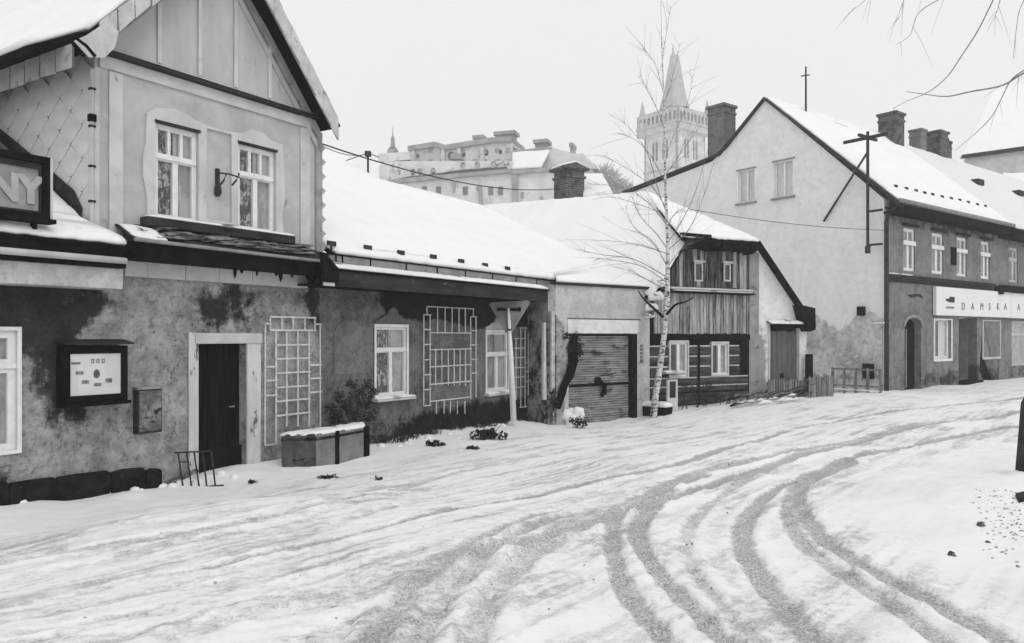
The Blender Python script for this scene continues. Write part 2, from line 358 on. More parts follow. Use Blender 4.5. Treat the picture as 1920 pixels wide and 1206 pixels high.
# smooth interpolation, exact at the control points in the street
def gz(x, y):
    x = np.asarray(x, float); y = np.asarray(y, float); num = np.zeros_like(x); den = np.zeros_like(x)
    for cx_, cy_, cz_ in CPa:
        d = (x-cx_)**2+(y-cy_)**2; w_ = 1/(d+.25)**1.6
        num += w_*cz_; den += w_
    z = num/den
    z = z+.30*np.exp(-(((x-5.6)/1.5)**2+((y-7.6)/1.1)**2))        # shovelled bank at the right
    nr = np.exp(-np.clip(y-20, 0, 99)/10)
    z = z+((vnoise(x*2.3, y*2.3, 5)-.5)*.022+(vnoise(x*6, y*6, 6)-.5)*.018)*nr
    o = (x+4.77)*.8415-(y-13.06)*.54
    return z+np.exp(-(o-.15)**2/.25)*(.01+.08*vnoise(x*2.2+40, y*2.2, 9))*(y < 21)
def gp(px, py, dz=0):
    zz = -.2
    for _ in range(25):
        Y = (CZ-zz)*F/(py-HY); zz = .5*zz+.5*float(gz(np.array([(px-CX)/F*Y]), np.array([Y]))[0])
    return np.array([(px-CX)/F*Y, Y, zz+dz])
TR = [  # tyre tracks as seen: (half width m, strength, points)
 (.13, .95, [(781, 971), (850, 955), (920, 945), (1128, 900), (1316, 856), (1467, 812), (1649, 775), (1805, 757), (1960, 738)]),
 (.12, 1.0, [(900, 1040), (1076, 992), (1232, 945), (1415, 885), (1571, 838), (1701, 804), (1960, 762)]),
 (.16, .8, [(1190, 938), (1305, 887), (1441, 856), (1597, 827), (1800, 786)]),
 (.095, .95, [(1290, 1230), (1200, 1143), (1157, 1064), (1149, 1012), (1160, 970), (1232, 929), (1320, 892)]),
 (.095, 1.0, [(1390, 1230), (1292, 1132), (1220, 1054), (1196, 1002), (1212, 966), (1258, 924)]),
 (.085, .7, [(1450, 1230), (1350, 1132), (1305, 1075), (1285, 1023), (1305, 971), (1368, 919), (1450, 880)]),
 (.10, .45, [(1500, 1230), (1420, 1150), (1350, 1060), (1330, 1000), (1380, 950)]),
 (.115, 1.0, [(1555, 1230), (1472, 1143), (1420, 1075), (1394, 1023), (1399, 976), (1441, 929), (1519, 893), (1623, 851), (1753, 828), (1940, 798)]),
 (.095, .8, [(1800, 1230), (1701, 1153), (1597, 1085), (1519, 1033), (1482, 981), (1477, 945), (1503, 908), (1571, 872), (1700, 840)]),
 (.10, 1.0, [(1915, 1225), (1805, 1158), (1675, 1091), (1571, 1033), (1519, 981), (1498, 934), (1519, 903), (1600, 868)]),
 (.10, .5, [(-30, 1145), (104, 1122), (260, 1085), (417, 1057), (521, 1033)]),
 (.12, .8, [(400, 1062), (521, 1033), (651, 1007), (781, 971)]),
 (.12, .45, [(-30, 1175), (130, 1143), (312, 1106), (521, 1075), (640, 1045)]),
 (.16, .55, [(339, 1190), (469, 1148), (641, 1111), (729, 1085), (833, 1064), (938, 1033)]),
 (.11, .8, [(680, 1230), (729, 1158), (771, 1106), (823, 1064), (900, 1010), (1010, 965)]),
 (.11, .8, [(770, 1230), (812, 1158), (854, 1106), (896, 1064), (960, 1010), (1060, 965)]),
 (.11, .75, [(880, 1230), (906, 1158), (938, 1101), (964, 1064), (1020, 1010), (1110, 960)]),
 (.13, .6, [(-40, 1060), (150, 1030), (420, 985), (640, 935), (860, 885), (1060, 848)]),
 (.14, .5, [(40, 1185), (260, 1150), (520, 1120), (700, 1075), (860, 1030), (1000, 985)]),
 (.12, .5, [(-30, 1215), (200, 1195), (420, 1165), (640, 1130), (790, 1090)]),
 (.16, .55, [(560, 1215), (700, 1150), (860, 1085), (1040, 1030), (1150, 995)]),
 (.11, .5, [(620, 985), (800, 935), (1000, 888), (1200, 850), (1420, 812), (1640, 785)]),
 (.55, .40, [(480, 1120), (760, 1060), (980, 1000), (1180, 950)]),
 (.5, .38, [(640, 1215), (820, 1130), (1000, 1060), (1160, 1000)]),
 (.6, .30, [(900, 1000), (1200, 905), (1500, 838), (1750, 800)]),
 (.5, .34, [(1500, 1200), (1380, 1080), (1340, 1000)]),
 (.45, .32, [(0, 1150), (300, 1095), (560, 1030)]),
 (.10, .45, [(60, 1070), (208, 1049), (312, 1025), (469, 992), (600, 960), (760, 925), (900, 900)]),
 (.10, .4, [(193, 984), (365, 975), (521, 955), (729, 908), (1000, 872), (1200, 835), (1500, 790), (1700, 760)]),
 (.15, .7, [(880, 1230), (905, 1150), (950, 1085), (1030, 1020), (1150, 965), (1290, 925)]),
 (.14, .6, [(700, 1230), (760, 1140), (850, 1065), (980, 1000), (1120, 955)]),
 (.08, .3, [(600, 930), (800, 890), (1000, 850), (1300, 800), (1600, 762)]),
 (.10, .35, [(1120, 1030), (1300, 1000), (1380, 975)]),
 (.08, .3, [(1560, 905), (1700, 870), (1900, 840)]),
]
def spline(P, n=10):
    out = []
    for i in range(len(P)-1):
        p0 = P[max(i-1, 0)]; p1 = P[i]; p2 = P[i+1]; p3 = P[min(i+2, len(P)-1)]
        for k in range(n):
            t = k/n; out.append(.5*((2*p1)+(-p0+p2)*t+(2*p0-5*p1+4*p2-p3)*t*t+(-p0+3*p1-3*p2+p3)*t**3))
    out.append(P[-1]); return out
def axis(a, b, st, far0, far1, gr=1.18):
    m = list(np.arange(a, b, st)); lo = []; s_ = st; x = a
    while x > far0: s_ *= gr; x -= s_; lo.append(max(x, far0))
    hi = []; s_ = st; x = m[-1]
    while x < far1: s_ *= gr; x += s_; hi.append(min(x, far1))
    return np.array(lo[::-1]+m+hi)
xs = axis(-9, 20, .05, -260, 360)
ys = [3.2]; 
while ys[-1] < 36: ys.append(ys[-1]+.042*max(1, ys[-1]/8)**1.35)
hi = []; y_ = ys[-1]; s_ = .4
while y_ < 430: s_ *= 1.2; y_ += s_; hi.append(min(y_, 430))
lo = []; y_ = 3.2; s_ = .06
while y_ > -70: s_ *= 1.3; y_ -= s_; lo.append(max(y_, -70))
ys = np.array(lo[::-1]+ys+hi)
GX, GY = np.meshgrid(xs, ys); X = GX.ravel(); Y = GY.ravel(); Z = gz(X, Y)
mask = np.zeros_like(X)
for hw, st, pts in TR:
    W_ = spline([gp(px, py)[:2] for px, py in pts]); best = np.full_like(X, 9.)
    for a, b in zip(W_, W_[1:]):
        hwid = 1.0
        sel = np.where((X > min(a[0], b[0])-hwid) & (X < max(a[0], b[0])+hwid) & (Y > min(a[1], b[1])-hwid) & (Y < max(a[1], b[1])+hwid))[0]
        if len(sel) == 0: continue
        d = b-a; t = np.clip(((X[sel]-a[0])*d[0]+(Y[sel]-a[1])*d[1])/(d@d+1e-9), 0, 1)
        best[sel] = np.minimum(best[sel], np.hypot(X[sel]-a[0]-t*d[0], Y[sel]-a[1]-t*d[1]))
    wob = 1+.35*(vnoise(X*1.5, Y*1.5, 3)-.5)
    hw2 = hw*wob*(1+.02*np.clip(Y-10, 0, 20))
    q0 = np.clip(1.75-best/(hw2*.72), 0, 1); m_ = st*q0*q0*(3-2*q0)
    mask = np.maximum(mask, m_)
    Z = Z+(.022 if hw < .2 else 0)*st*np.exp(-((best-hw2*1.25)/(.35*hw))**2)*(Y < 20)*(.5+vnoise(X*5, Y*5, 12))      # snow pushed up beside the rut
near = np.exp(-np.clip(Y-20, 0, 99)/10)
Z = Z-.02*mask*near+((vnoise(X*13+7, Y*13, 8)-.5)*.012*(1+2*mask))*near
# heaps of snow along the house fronts
dn = np.array([.8415, -.54]); off_ = (X+4.77)*dn[0]+(Y-13.06)*dn[1]
road = np.clip((off_-1.2)/1.2, 0, 1)*near
road = road*(1-.85*np.clip((X-np.interp(Y, [3, 8, 11.5, 14, 19, 25], [2.7, 2.9, 5.8, 9.4, 15, 26]))/.7, 0, 1))     # nobody drives on the inside of the bend
gm = bpy.data.meshes.new('ground'); nx, ny = len(xs), len(ys)
gm.vertices.add(nx*ny); gm.vertices.foreach_set('co', np.stack([X, Y, Z], 1).ravel())
idx = np.arange(nx*ny).reshape(ny, nx); q = np.stack([idx[:-1, :-1], idx[:-1, 1:], idx[1:, 1:], idx[1:, :-1]], -1).reshape(-1, 4)
gm.loops.add(q.size); gm.polygons.add(len(q)); gm.loops.foreach_set('vertex_index', q.ravel())
gm.polygons.foreach_set('loop_start', np.arange(len(q))*4); gm.polygons.foreach_set('loop_total', np.full(len(q), 4)); gm.update()
gm.polygons.foreach_set('use_smooth', np.ones(len(q), bool))
at = gm.attributes.new('slush', 'FLOAT', 'POINT'); at.data.foreach_set('value', mask)
at = gm.attributes.new('road', 'FLOAT', 'POINT'); at.data.foreach_set('value', road)
def groundmat():
    t = NT('trodden_snow'); a = t.n('ShaderNodeAttribute'); a.attribute_name = 'slush'; r = t.n('ShaderNodeAttribute'); r.attribute_name = 'road'
    n1 = t.noise(2.2, 8, .6); n2 = t.noise(38, 5, .7); n3 = t.noise(120, 3, .6); n4 = t.noise(.9, 6, .6, dist=.4)
    th = math.radians(40); mr = t.n('ShaderNodeMapping'); mr.inputs['Rotation'].default_value = (0, 0, -math.radians(50)); t.l(t.co, mr.inputs[0])
    mp = t.n('ShaderNodeMapping'); mp.inputs['Scale'].default_value = (.35, 2.2, 1); t.l(mr.outputs[0], mp.inputs[0])
    n5 = t.noise(1.6, 8, .68, co=mp.outputs[0])
    n6 = t.noise(11, 8, .75)
    m = t.math('ADD', t.math('MULTIPLY', a.outputs['Fac'], 1.0), t.math('ADD', t.math('MULTIPLY', t.math('SUBTRACT', n6, .5), 1.1), t.math('MULTIPLY', t.math('SUBTRACT', n1, .5), 1.0)))
    n7 = t.noise(60, 4, .7)
    spk = t.math('ADD', .55, t.math('MULTIPLY', t.step(n7, .40, .58), .45))
    sl_ = t.math('MULTIPLY', t.step(m, .25, .95), t.step(a.outputs['Fac'], .02, .25))
    sl_ = t.math('MULTIPLY', sl_, spk)
    mq = t.n('ShaderNodeMapping'); mq.inputs['Scale'].default_value = (.16, 4.2, 1); t.l(mr.outputs[0], mq.inputs[0])
    n8 = t.noise(1.5, 6, .6, co=mq.outputs[0])
    ed = t.math('ADD', t.math('ADD', t.math('MULTIPLY', n5, .55), t.math('MULTIPLY', n8, .47)), t.math('MULTIPLY', t.math('SUBTRACT', n6, .5), .40))
    rd = t.math('MULTIPLY', t.step(ed, .46, .62), t.math('MULTIPLY', r.outputs['Fac'], 1.0))
    rd = t.math('MULTIPLY', rd, t.math('ADD', .30, t.math('MULTIPLY', t.step(n4, .38, .6), .70)))
    rd = t.math('MULTIPLY', rd, spk)
    col = t.mix(t.step(n4, .3, .7), .86, .80)
    col = t.mix(rd, col, .34)
    col = t.mix(t.math('MULTIPLY', sl_, .9), col, t.mix(t.step(n7, .35, .65), .38, .20))
    col = t.mix(t.math('MULTIPLY', t.step(t.noise(16, 4, .75), .70, .76), .5), col, .2)
    bump = t.math('ADD', t.math('ADD', t.noise(7, 5, .6), t.math('MULTIPLY', n2, .5)), t.math('MULTIPLY', n3, .15))
    return t.fin(col, .75, bump, .5, .02)
gm.materials.append(groundmat()); go = bpy.data.objects.new('ground', gm); C.objects.link(go); go['kind'] = 'structure'
# ------------------------------------------------------------------ windows
def window(parent, f, u0, u1, z0, z1, y=.05, lights=3, split=.62, fw=.05, mull=1, curtain=(M_LACE, M_CURT), mat=None, bars=0):
    mat = mat or M_WHITE; mb = MB(f); zt = z0+(z1-z0)*split; um = (u0+u1)/2
    holes = []
    mw = fw*.95
    if split < 1:
        n = max(1, lights); wd = (u1-u0-2*fw-(n-1)*mw*.7)/n
        for k in range(n):
            a = u0+fw+k*(wd+mw*.7); holes.append([(a, zt+fw*.75), (a+wd, zt+fw*.75), (a+wd, z1-fw), (a, z1-fw)])
    top = zt-fw*.75 if split < 1 else z1-fw
    n = mull+1; wd = (u1-u0-2*fw-mull*mw*1.3)/n
    for k in range(n):
        a = u0+fw+k*(wd+mw*1.3)
        rows = bars+1; hh = (top-(z0+fw)-bars*.03)/rows
        for q_ in range(rows):
            zz = z0+fw+q_*(hh+.03); holes.append([(a, zz), (a+wd, zz), (a+wd, zz+hh), (a, zz+hh)])
    mb.plate([[(u0, z0), (u1, z0), (u1, z1), (u0, z1)]]+holes, y, y+.06)
    if split < 1: mb.box(u0+.01, u1-.01, y-.025, y-.002, zt-.03, zt+.03)
    wi = part('window', mb, mat, parent)
    for h in holes:
        (a, c), (b, _), (_, d), _ = h
        part('pane', MB(f).box(a-.004, b+.004, y+.028, y+.034, c-.004, d+.004), M_GLASS, wi)
    for k, h in enumerate(((u0+.01, um-.012), (um+.012, u1-.01))):
        cm = MB(f); n = 14; a, b = h
        for i in range(n+1):
            xx = a+(b-a)*i/n; yy = y+.075+.012*math.sin(i*2.4+k)
            cm.add(xx, yy, z0+.02); cm.add(xx, yy, z1-.02)
        for i in range(n): cm.fc.append((2*i, 2*i+2, 2*i+3, 2*i+1))
        part('curtain', cm, curtain[k], wi, smooth=True)
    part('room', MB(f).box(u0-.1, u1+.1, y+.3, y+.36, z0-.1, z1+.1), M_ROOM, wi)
    return wi
def sill(parent, f, u0, u1, z, y=-.12, snow=.03, mat=None, h=.05):
    s_ = part('sill', MB(f).box(u0, u1, y, .05, z-h, z, .004), mat or M_WBOARD, parent, bevel=.006)
    part('snow', MB(f).snow([(u0+.01, y+.01, z), (u1-.01, y+.01, z), (u1-.01, .02, z), (u0+.01, .02, z)], snow, .07, .008, .003), M_SNOW, s_, smooth=True)
def rect(u0, u1, z0, z1): return [(u0, z0), (u1, z0), (u1, z1), (u0, z1)]
def textmesh(txt, size, ext, M, parent, mat, name='letter', gap=1.0, bold=.0):
    x = 0
    for ch in txt:
        cu = bpy.data.curves.new('t', 'FONT'); cu.body = ch; cu.size = size; cu.extrude = ext; cu.offset = bold; cu.resolution_u = 3
        ob = bpy.data.objects.new('t', cu); C.objects.link(ob)
        dg = bpy.context.evaluated_depsgraph_get(); me = bpy.data.meshes.new_from_object(ob.evaluated_get(dg)); wd = max([v.co.x for v in me.vertices] or [size*.3])
        bpy.data.objects.remove(ob)
        if len(me.vertices):
            me.materials.clear(); me.materials.append(mat)
            piece(name, me, M @ Matrix.Translation((x, 0, 0)) @ Matrix.Rotation(math.pi/2, 4, 'X'), parent)
        x += wd+size*.12*gap
    return x
# =================================================================== GABLED HOUSE
ha = thing('gabled_house', 'two-storey house with a steep front gable and two white upper windows, nearest on the left', 'house', A)
UL, UR = A.u(178), A.u(600)
w1 = (A.u(290), A.u(370), 3.46, 4.915); w2 = (A.u(445), A.u(515), 3.46, 4.91)
part('upper_wall', MB(A).plate([[(UL, 2.9), (UR, 2.9), (UR, 5.72), (UL, 5.72)], rect(*w1), rect(*w2)], 0, .3), M_PLA_UP, ha)
dz0 = -.8; dr = (A.u(370), A.u(461), -.75, 1.52)
lw = (A.u(-80), A.u(34), .12, 1.74)
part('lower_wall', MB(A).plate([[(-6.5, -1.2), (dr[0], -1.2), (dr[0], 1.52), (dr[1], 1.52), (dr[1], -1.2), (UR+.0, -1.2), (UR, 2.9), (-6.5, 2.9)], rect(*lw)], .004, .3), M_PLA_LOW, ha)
part('side_wall', MB(A).box(UL+.004, UL+.3, .3, 8.5, 2.5, 5.75), M_PLA_UP, ha)
part('right_wall', MB(A).box(UR-.3, UR-.004, .3, 8.5, -1, 5.7), M_PLA_UP, ha)
part('back_wall', MB(A).box(-6.5, UR, 8.5, 8.8, -1, 5.7), M_PLA_UP, ha)
window(ha, A, *w1, y=.035, lights=3, split=.66, fw=.075)
window(ha, A, *w2, y=.035, lights=3, split=.66, fw=.075)
for wx in (w1, w2): part('lintel_moulding', MB(A).box(wx[0]-.02, wx[1]+.03, -.05, .03, wx[3]+.002, wx[3]+.045), M_FASCIA, ha)
# wavy raised surround round both windows with a sunk panel between
def pu(f, pts, off=0): return [f.uz(a, b, off) for a, b in pts]
sur = pu(A, [(273, 212), (290, 203), (325, 204), (348, 216), (385, 236), (432, 248), (452, 250), (468, 243), (492, 250), (506, 264), (527, 272), (530, 320), (533, 370), (527, 400), (529, 436), (274, 409), (273, 368), (266, 330), (266, 290), (271, 270)])
part('window_surround', MB(A).plate([sur, rect(w1[0]-.004, w1[1]+.004, w1[2]-.0+.002, w1[3]+.004), rect(w2[0]-.004, w2[1]+.004, w2[2]+.002, w2[3]+.004), rect(A.u(385), A.u(432), 3.55, A.z(408, 247))], -.035, -.001), M_PLA_UP2, ha, bevel=.008)
# pilasters, frieze, ledge
part('pilaster', MB(A).box(A.u(203), A.u(229), -.03, -.001, 3.02, 5.50), M_PLA_UP2, ha, bevel=.008)
part('pilaster', MB(A).box(A.u(562), A.u(580), -.03, -.001, 3.02, 5.50), M_PLA_UP2, ha, bevel=.008)
part('corner_board', MB(A).box(UR-.13, UR+.02, -.05, .3, 2.95, 5.5), M_VERGED, ha, bevel=.008)
part('corner_board', MB(A).box(UL-.03, UL+.05, -.04, .04, 2.95, 5.5), M_WBOARD, ha, bevel=.008)
part('frieze', MB(A).box(UL+.05, UR-.13, -.04, -.001, 5.52, 5.70), M_PLA_UP2, ha, bevel=.008)
part('gable_ledge', MB(A).plate([[(UL-.1, 5.70), (UR+.1, 5.70), (UR+.1, 5.76), (UL-.1, 5.76)]], -.14, .3), M_FASCIA, ha, bevel=.01)
part('ledge_flashing', MB(A).quad((UL-.1, -.16, 5.765), (UR+.1, -.16, 5.765), (UR+.1, -.02, 5.83), (UL-.1, -.02, 5.83)), M_SLATE, ha)
# gable
AU, AZ = -.16, 8.37
SL, SR = 1.08, 1.2
def zl(u): return AZ+SL*(u-AU)
def zr(u): return AZ-SR*(u-AU)
part('gable_wall', MB(A).plate([[(UL+.02, 5.77), (UR-.02, 5.77), (AU, AZ-.25)]], -.01, .1), M_GABLE, ha)
for px in (297, 373, 440, 504):
    u = A.u(px); top = min(zl(u), zr(u))-.3
    part('batten', MB(A).box(u-.035, u+.035, -.045, -.012, 5.84, top), M_PLA_UP2, ha, bevel=.006)
for sgn, sl_, U0 in ((1, SR, UR), (-1, SL, UL)):
    for q_, (dy, mt) in enumerate(((.42, M_VERGED), (.62, M_GABLE))):
        if q_ == 1 and sgn == -1: continue
        e = U0-.02*sgn; za = (zr(e) if sgn > 0 else zl(e))
        part('rake_board', MB(A).plate([[(e, za-dy), (AU, AZ-dy), (AU, AZ-dy+.13), (e, za-dy+.13)]], -.07+.02*q_, -.012), mt, ha)
# roof slabs
ov = .45; UEL, UER = -2.72, 2.12; yb = 9.0
def rl(u): return zl(u)
part('roof_deck', MB(A).slab([(UER, -ov, zr(UER)-.1), (AU, -ov, AZ-.1), (AU, yb, AZ-.1), (UER, yb, zr(UER)-.1)], .08), M_BLACK, ha)
part('roof_deck', MB(A).slab([(UEL+.25, -ov, zl(UEL+.25)-.1), (AU, -ov, AZ-.1), (AU, yb, AZ-.1), (UEL+.25, yb, zl(UEL+.25)-.1)], .08), M_BLACK, ha)
part('roof_deck', MB(A).slab([(-3.15, -.1, 5.42), (UEL+.25, -ov+.02, zl(UEL+.25)-.1), (UEL+.25, yb, zl(UEL+.25)-.1), (-3.15, yb, 5.42)], .08), M_BLACK, ha)
part('roof_snow', MB(A).snow([(UER-.02, -ov+.05, zr(UER)), (AU, -ov+.05, AZ), (AU, yb, AZ), (UER-.02, yb, zr(UER))], .1, .3), M_ROOFSNOW, ha, smooth=True)
part('roof_snow', MB(A).snow([(-2.5, -ov+.05, zl(-2.5)), (AU, -ov+.05, AZ), (AU, yb, AZ), (-2.5, yb, zl(-2.5))], .1, .3), M_ROOFSNOW, ha, smooth=True)
part('roof_snow', MB(A).snow([(-3.12, -.05, 5.50), (-2.46, -ov+.1, zl(-2.46)), (-2.46, yb, zl(-2.46)), (-3.12, yb, 5.50)], .1, .3), M_ROOFSNOW, ha, smooth=True)
# verge slates hanging on the rake
def verge(u0, z0_, u1, z1_, n, h, y, mt, yj=.008, rise=0):
    part('verge_backing', MB(A).plate([[(u0, z0_-.02), (u1, z1_-.02), (u1, z1_-h+.01), (u0, z0_-h+.01)]], y+.003, y+.02), M_VERGED, ha)
    Ld = math.hypot(u1-u0, z1_-z0_); dx, dz_ = (u1-u0)/Ld, (z1_-z0_)/Ld; st = Ld/n
    for k in range(n):
        a = k*st+.006; b = (k+1)*st-.008; yy = y-yj*(k % 2)-R.uniform(0, .005); dd = R.uniform(-.015, .015)
        P = [(u0+dx*a, z0_+dz_*a), (u0+dx*b, z0_+dz_*b), (u0+dx*b, z0_+dz_*b-h-dd), (u0+dx*a+.02, z0_+dz_*a-h-dd+R.uniform(-.01, .01))]
        part('verge_slate', MB(A).plate([P], yy-.012, yy), mt, ha)
verge(UER-.02, zr(UER-.02)+.06, AU, AZ+.06, 12, .42, -ov-.01, M_VERGE)
verge(-2.42, zl(-2.42)+.05, AU, AZ+.03, 9, .33, -ov-.01, M_VERGE)
part('verge_slate', MB(A).plate([[(-2.78, 5.60), (-2.60, 5.74), (-2.36, 5.98), (-2.16, 5.93), (-2.22, 5.68), (-2.36, 5.50), (-2.58, 5.44)]], -ov-.045, -ov-.025), M_VERGE, ha)
part('rake_trim', MB(A).tube([(-2.80, -ov-.03, 5.66), (-2.62, -ov-.04, 5.58), (-2.5, -ov-.05, 5.47)], .025, 6), M_BLACK, ha)
for k in range(8):   # slates along the flared left eave
    y0 = -.42+k*.42
    P = [(y0+.01, 5.58), (y0+.41, 5.585), (y0+.40, 5.27+R.uniform(-.01, .01)), (y0+.02, 5.26)]
    fs = Ax(A.w(-2.775, 0, 0), A.ay, -A.ax, (0, 0, 1))
    part('eave_slate', MB(fs).plate([P], -.012-.008*(k % 2), 0), M_VERGED, ha)
part('eave_backing', MB(A).box(-2.76, -2.72, -.38, 6, 5.28, 5.56), weathered('slate_gap_backing', .10, .14, 3), ha)  # grey backing board showing through the slate joints
# diamond slates on the left side wall
dm = bpy.data.meshes.new('slate'); sz = .30
pts = [(0, .475), (.475, .01), (.455, -.02), (.10, -.39), (0, -.445), (-.10, -.39), (-.455, -.02), (-.475, .01)]
tmp = MB(WORLD).plate([[(a*.635, b*.50) for a, b in pts]], -.014, 0); dm = mesh_of(tmp, 'slate', Matrix.Identity(4)); dm.materials.append(M_SLATE)
tmp = MB(WORLD).plate([[(a*.635, b*.50) for a, b in pts if a >= 0]], -.014, 0); dh = mesh_of(tmp, 'slate', Matrix.Identity(4)); dh.materials.append(M_SLATE)
SW = Ax(A.w(UL, 0, 0), A.ay, A.ax, (0, 0, 1))
row = 0; zz = 5.44
while zz > 2.6:
    n = 13
    if row % 2: piece('slate', dh, SW.mat(.0, -.006, zz), ha)
    for k in range(n):
        yy = .30+k*.62+(.31 if row % 2 else 0)
        if yy > 4.4: continue
        Mx = SW.mat(yy, -.006, zz) @ Matrix.Rotation(R.uniform(-.015, .015)-.03, 4, 'X') @ Matrix.Rotation(R.uniform(-.02, .02), 4, 'Y')
        piece('slate', dm, Mx, ha)
    zz -= .245; row += 1
SR_ = Ax(A.w(UR, 0, 0), A.ay, -A.ax, (0, 0, 1))
for k in range(9):
    piece('slate', dm, A.mat(UR+.006, .16, 5.2-k*.27) @ Matrix.Rotation(math.pi/2, 4, 'Z') @ Matrix.Rotation(.12, 4, 'X'), ha)
part('slate_backing', MB(A).box(UL-.004, UL+.003, .05, 8.4, 2.6, 5.3), weathered('slate_underlay', .14, .2, 3), ha)
# lower cornice between the floors
cu0, cu1 = -1.93, 2.10
part('window_ledge', MB(A).box(A.u(262), A.u(540), -.20, -.001, 3.30, 3.44), M_FASCIA, ha, bevel=.012)
part('snow', MB(A).snow([(A.u(264), -.2, 3.44), (A.u(538), -.2, 3.44), (A.u(538), -.04, 3.44), (A.u(264), -.04, 3.44)], .035, .08, .012, .002), M_SNOW, ha, smooth=True)
part('cornice', MB(A).plate([[(cu0, 2.76), (cu1, 2.76), (cu1, 2.98), (cu0, 3.02)]], -.48, .0), M_BLACK, ha)
part('cornice_sheet', MB(A).slab([(cu0-.02, -.52, 3.03), (cu1+.02, -.52, 2.99), (cu1+.02, -.0, 3.24), (cu0-.02, -.0, 3.28)], .02), M_FASCIA, ha)
part('gutter_edge', MB(A).tube([(cu0-.02, -.53, 3.03), (cu1+.03, -.53, 2.995)], .028, 8), M_TIN, ha)
t = MB(A)
for k in range(60):
    x = R.uniform(-1.7, 1.1); y0 = R.uniform(-.48, -.08); z_ = 3.27+(-y0-.52)*-.5*-1
    z_ = 3.03+( .52+y0)*.48+.03; ln = R.uniform(.25, .8); ht = .01+.06*math.exp(-((x+.9)/.7)**2)*R.random()
    t.slab([(x, y0, z_), (x+ln, y0+R.uniform(-.12, .05), z_+R.uniform(-.02, .05)+ht), (x+ln, y0+.12, z_+.06+ht), (x-.03, y0+.12, z_+.05)], .012)
part('tar_paper', t, M_STRAW, ha, stuff=True)
part('snow', MB(A).snow([(cu0+.02, -.5, 3.05), (-1.45, -.5, 3.05), (-1.35, -.05, 3.26), (cu0+.02, -.05, 3.27)], .05, .09, .03, .005), M_SNOW, ha, smooth=True)
part('snow', MB(A).snow([(.4, -.2, 3.17), (1.5, -.2, 3.17), (1.55, -.02, 3.26), (.2, -.02, 3.26)], .02, .09, .03, .005), M_SNOW, ha, smooth=True)
x = A.u(235, .12)
for k, wd in enumerate((.36, .64, .62, .66, .62, .62)):
    x1 = min(x+wd, UR); part('frieze_board', MB(A).box(x, x1-.008, -.12+.004*(k % 2), .0, 2.53, 2.757-.0), M_WBOARD, ha, bevel=.005); x = x1
for k in range(9):   # black rags of paper hanging over the boards
    u = R.uniform(-.4, 1.9); h = R.uniform(.04, .16); wd = R.uniform(.05, .15)
    part('paper_scrap', MB(A).plate([[(u, 2.79), (u+wd, 2.79), (u+wd*.8, 2.76-h*.6), (u+wd*.4, 2.76-h), (u+.01, 2.76-h*.4)]], -.135, -.125), M_BLACK, ha)
# annex with its snowy lean-to roof
au1 = -2.02
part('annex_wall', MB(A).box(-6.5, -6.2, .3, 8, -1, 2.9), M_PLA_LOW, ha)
part('eave_board', MB(A).box(-6.5, A.u(231, .45), -.45, -.0, 2.31, 2.60), M_PLA_G, ha, bevel=.01)
part('gutter_board', MB(A).box(-6.5, A.u(233, .5), -.55, -.01, 2.605, 2.69), M_BLACK, ha)
part('gutter', MB(A).tube([(-6.5, -.60, 2.70), (A.u(236, .6), -.60, 2.70)], .045, 8), M_WBOARD, ha, smooth=True)
part('eave_fascia', MB(A).box(-6.5, A.u(228, .45), -.5, -.01, 2.70, 2.86), M_BLACK, ha)
part('roof_deck', MB(A).slab([(-6.5, -.5, 2.86), (-1.98, -.5, 2.86), (UL-.02, .0, 3.06), (UL-.02, 5.0, 6.0), (-6.5, 5.0, 6.0)], .05), M_BLACK, ha)
fs_ = .59
part('roof_snow', MB(A).snow([(-6.4, -.47, 2.92), (-2.05, -.45, 2.92), (UL-.12, .02, 3.17), (UL-.12, .9, 3.72), (UL-.3, 2.8, 4.83), (UL-.1, 4.9, 6.0), (-6.4, 4.9, 6.0)], .10, .12, .02), M_ROOFSNOW, ha, smooth=True)
SWf = SW
part('flashing', MB(SW).plate([[(.0, 2.95), (.32, 3.0), (.28, 3.5), (.5, 3.78), (1.1, 4.12), (2.9, 5.10), (2.9, 4.92), (1.1, 3.88), (.5, 3.45), (.1, 3.1)]], -.06, -.03), M_FASCIA, ha)
# door
part('door_frame', MB(A).plate([[(A.u(352), -.8), (dr[0]-.0, -.8), (dr[0], 1.52), (dr[1], 1.52), (dr[1], -.8), (A.u(486), -.8), (A.u(487), 1.50), (A.u(487), 1.70), (A.u(360), 1.70), (A.u(352), 1.72)]], -.04, -.001), M_PEEL, ha, bevel=.01)
part('lintel_board', MB(A).box(A.u(363), A.u(487), -.06, -.041, 1.53, 1.69, .005), M_WBOARD, ha)
dd_ = thing if False else None
door = part('door', MB(A).box(dr[0], dr[1], .20, .24, -.9, 1.52), M_DOORB, ha)
n = 6
for k in range(n):
    a = dr[0]+(dr[1]-dr[0])*k/n; part('plank', MB(A).box(a+.006, a+(dr[1]-dr[0])/n-.006, .17, .199, -.45, 1.5), M_DOORB, door)
part('kickboard', MB(A).box(dr[0]+.01, dr[1]-.01, .10, .169, -.8, -.22), M_BLACK, door)
part('handle', MB(A).tube([(dr[1]-.15, .16, .45), (dr[1]-.15, .11, .45), (dr[1]-.25, .11, .45)], .012, 6), M_TIN, door)
# left window
window(ha, A, *lw, y=.02, lights=1, split=.7, fw=.12, mull=0, curtain=(M_CURT, M_CURT))
part('window_casing', MB(A).plate([rect(lw[0]-.05, lw[1]+.035, lw[2]-.02, lw[3]+.03), rect(lw[0], lw[1]-.02, lw[2]+.03, lw[3]-.02)], -.03, -.0), M_WHITE, ha, bevel=.006)
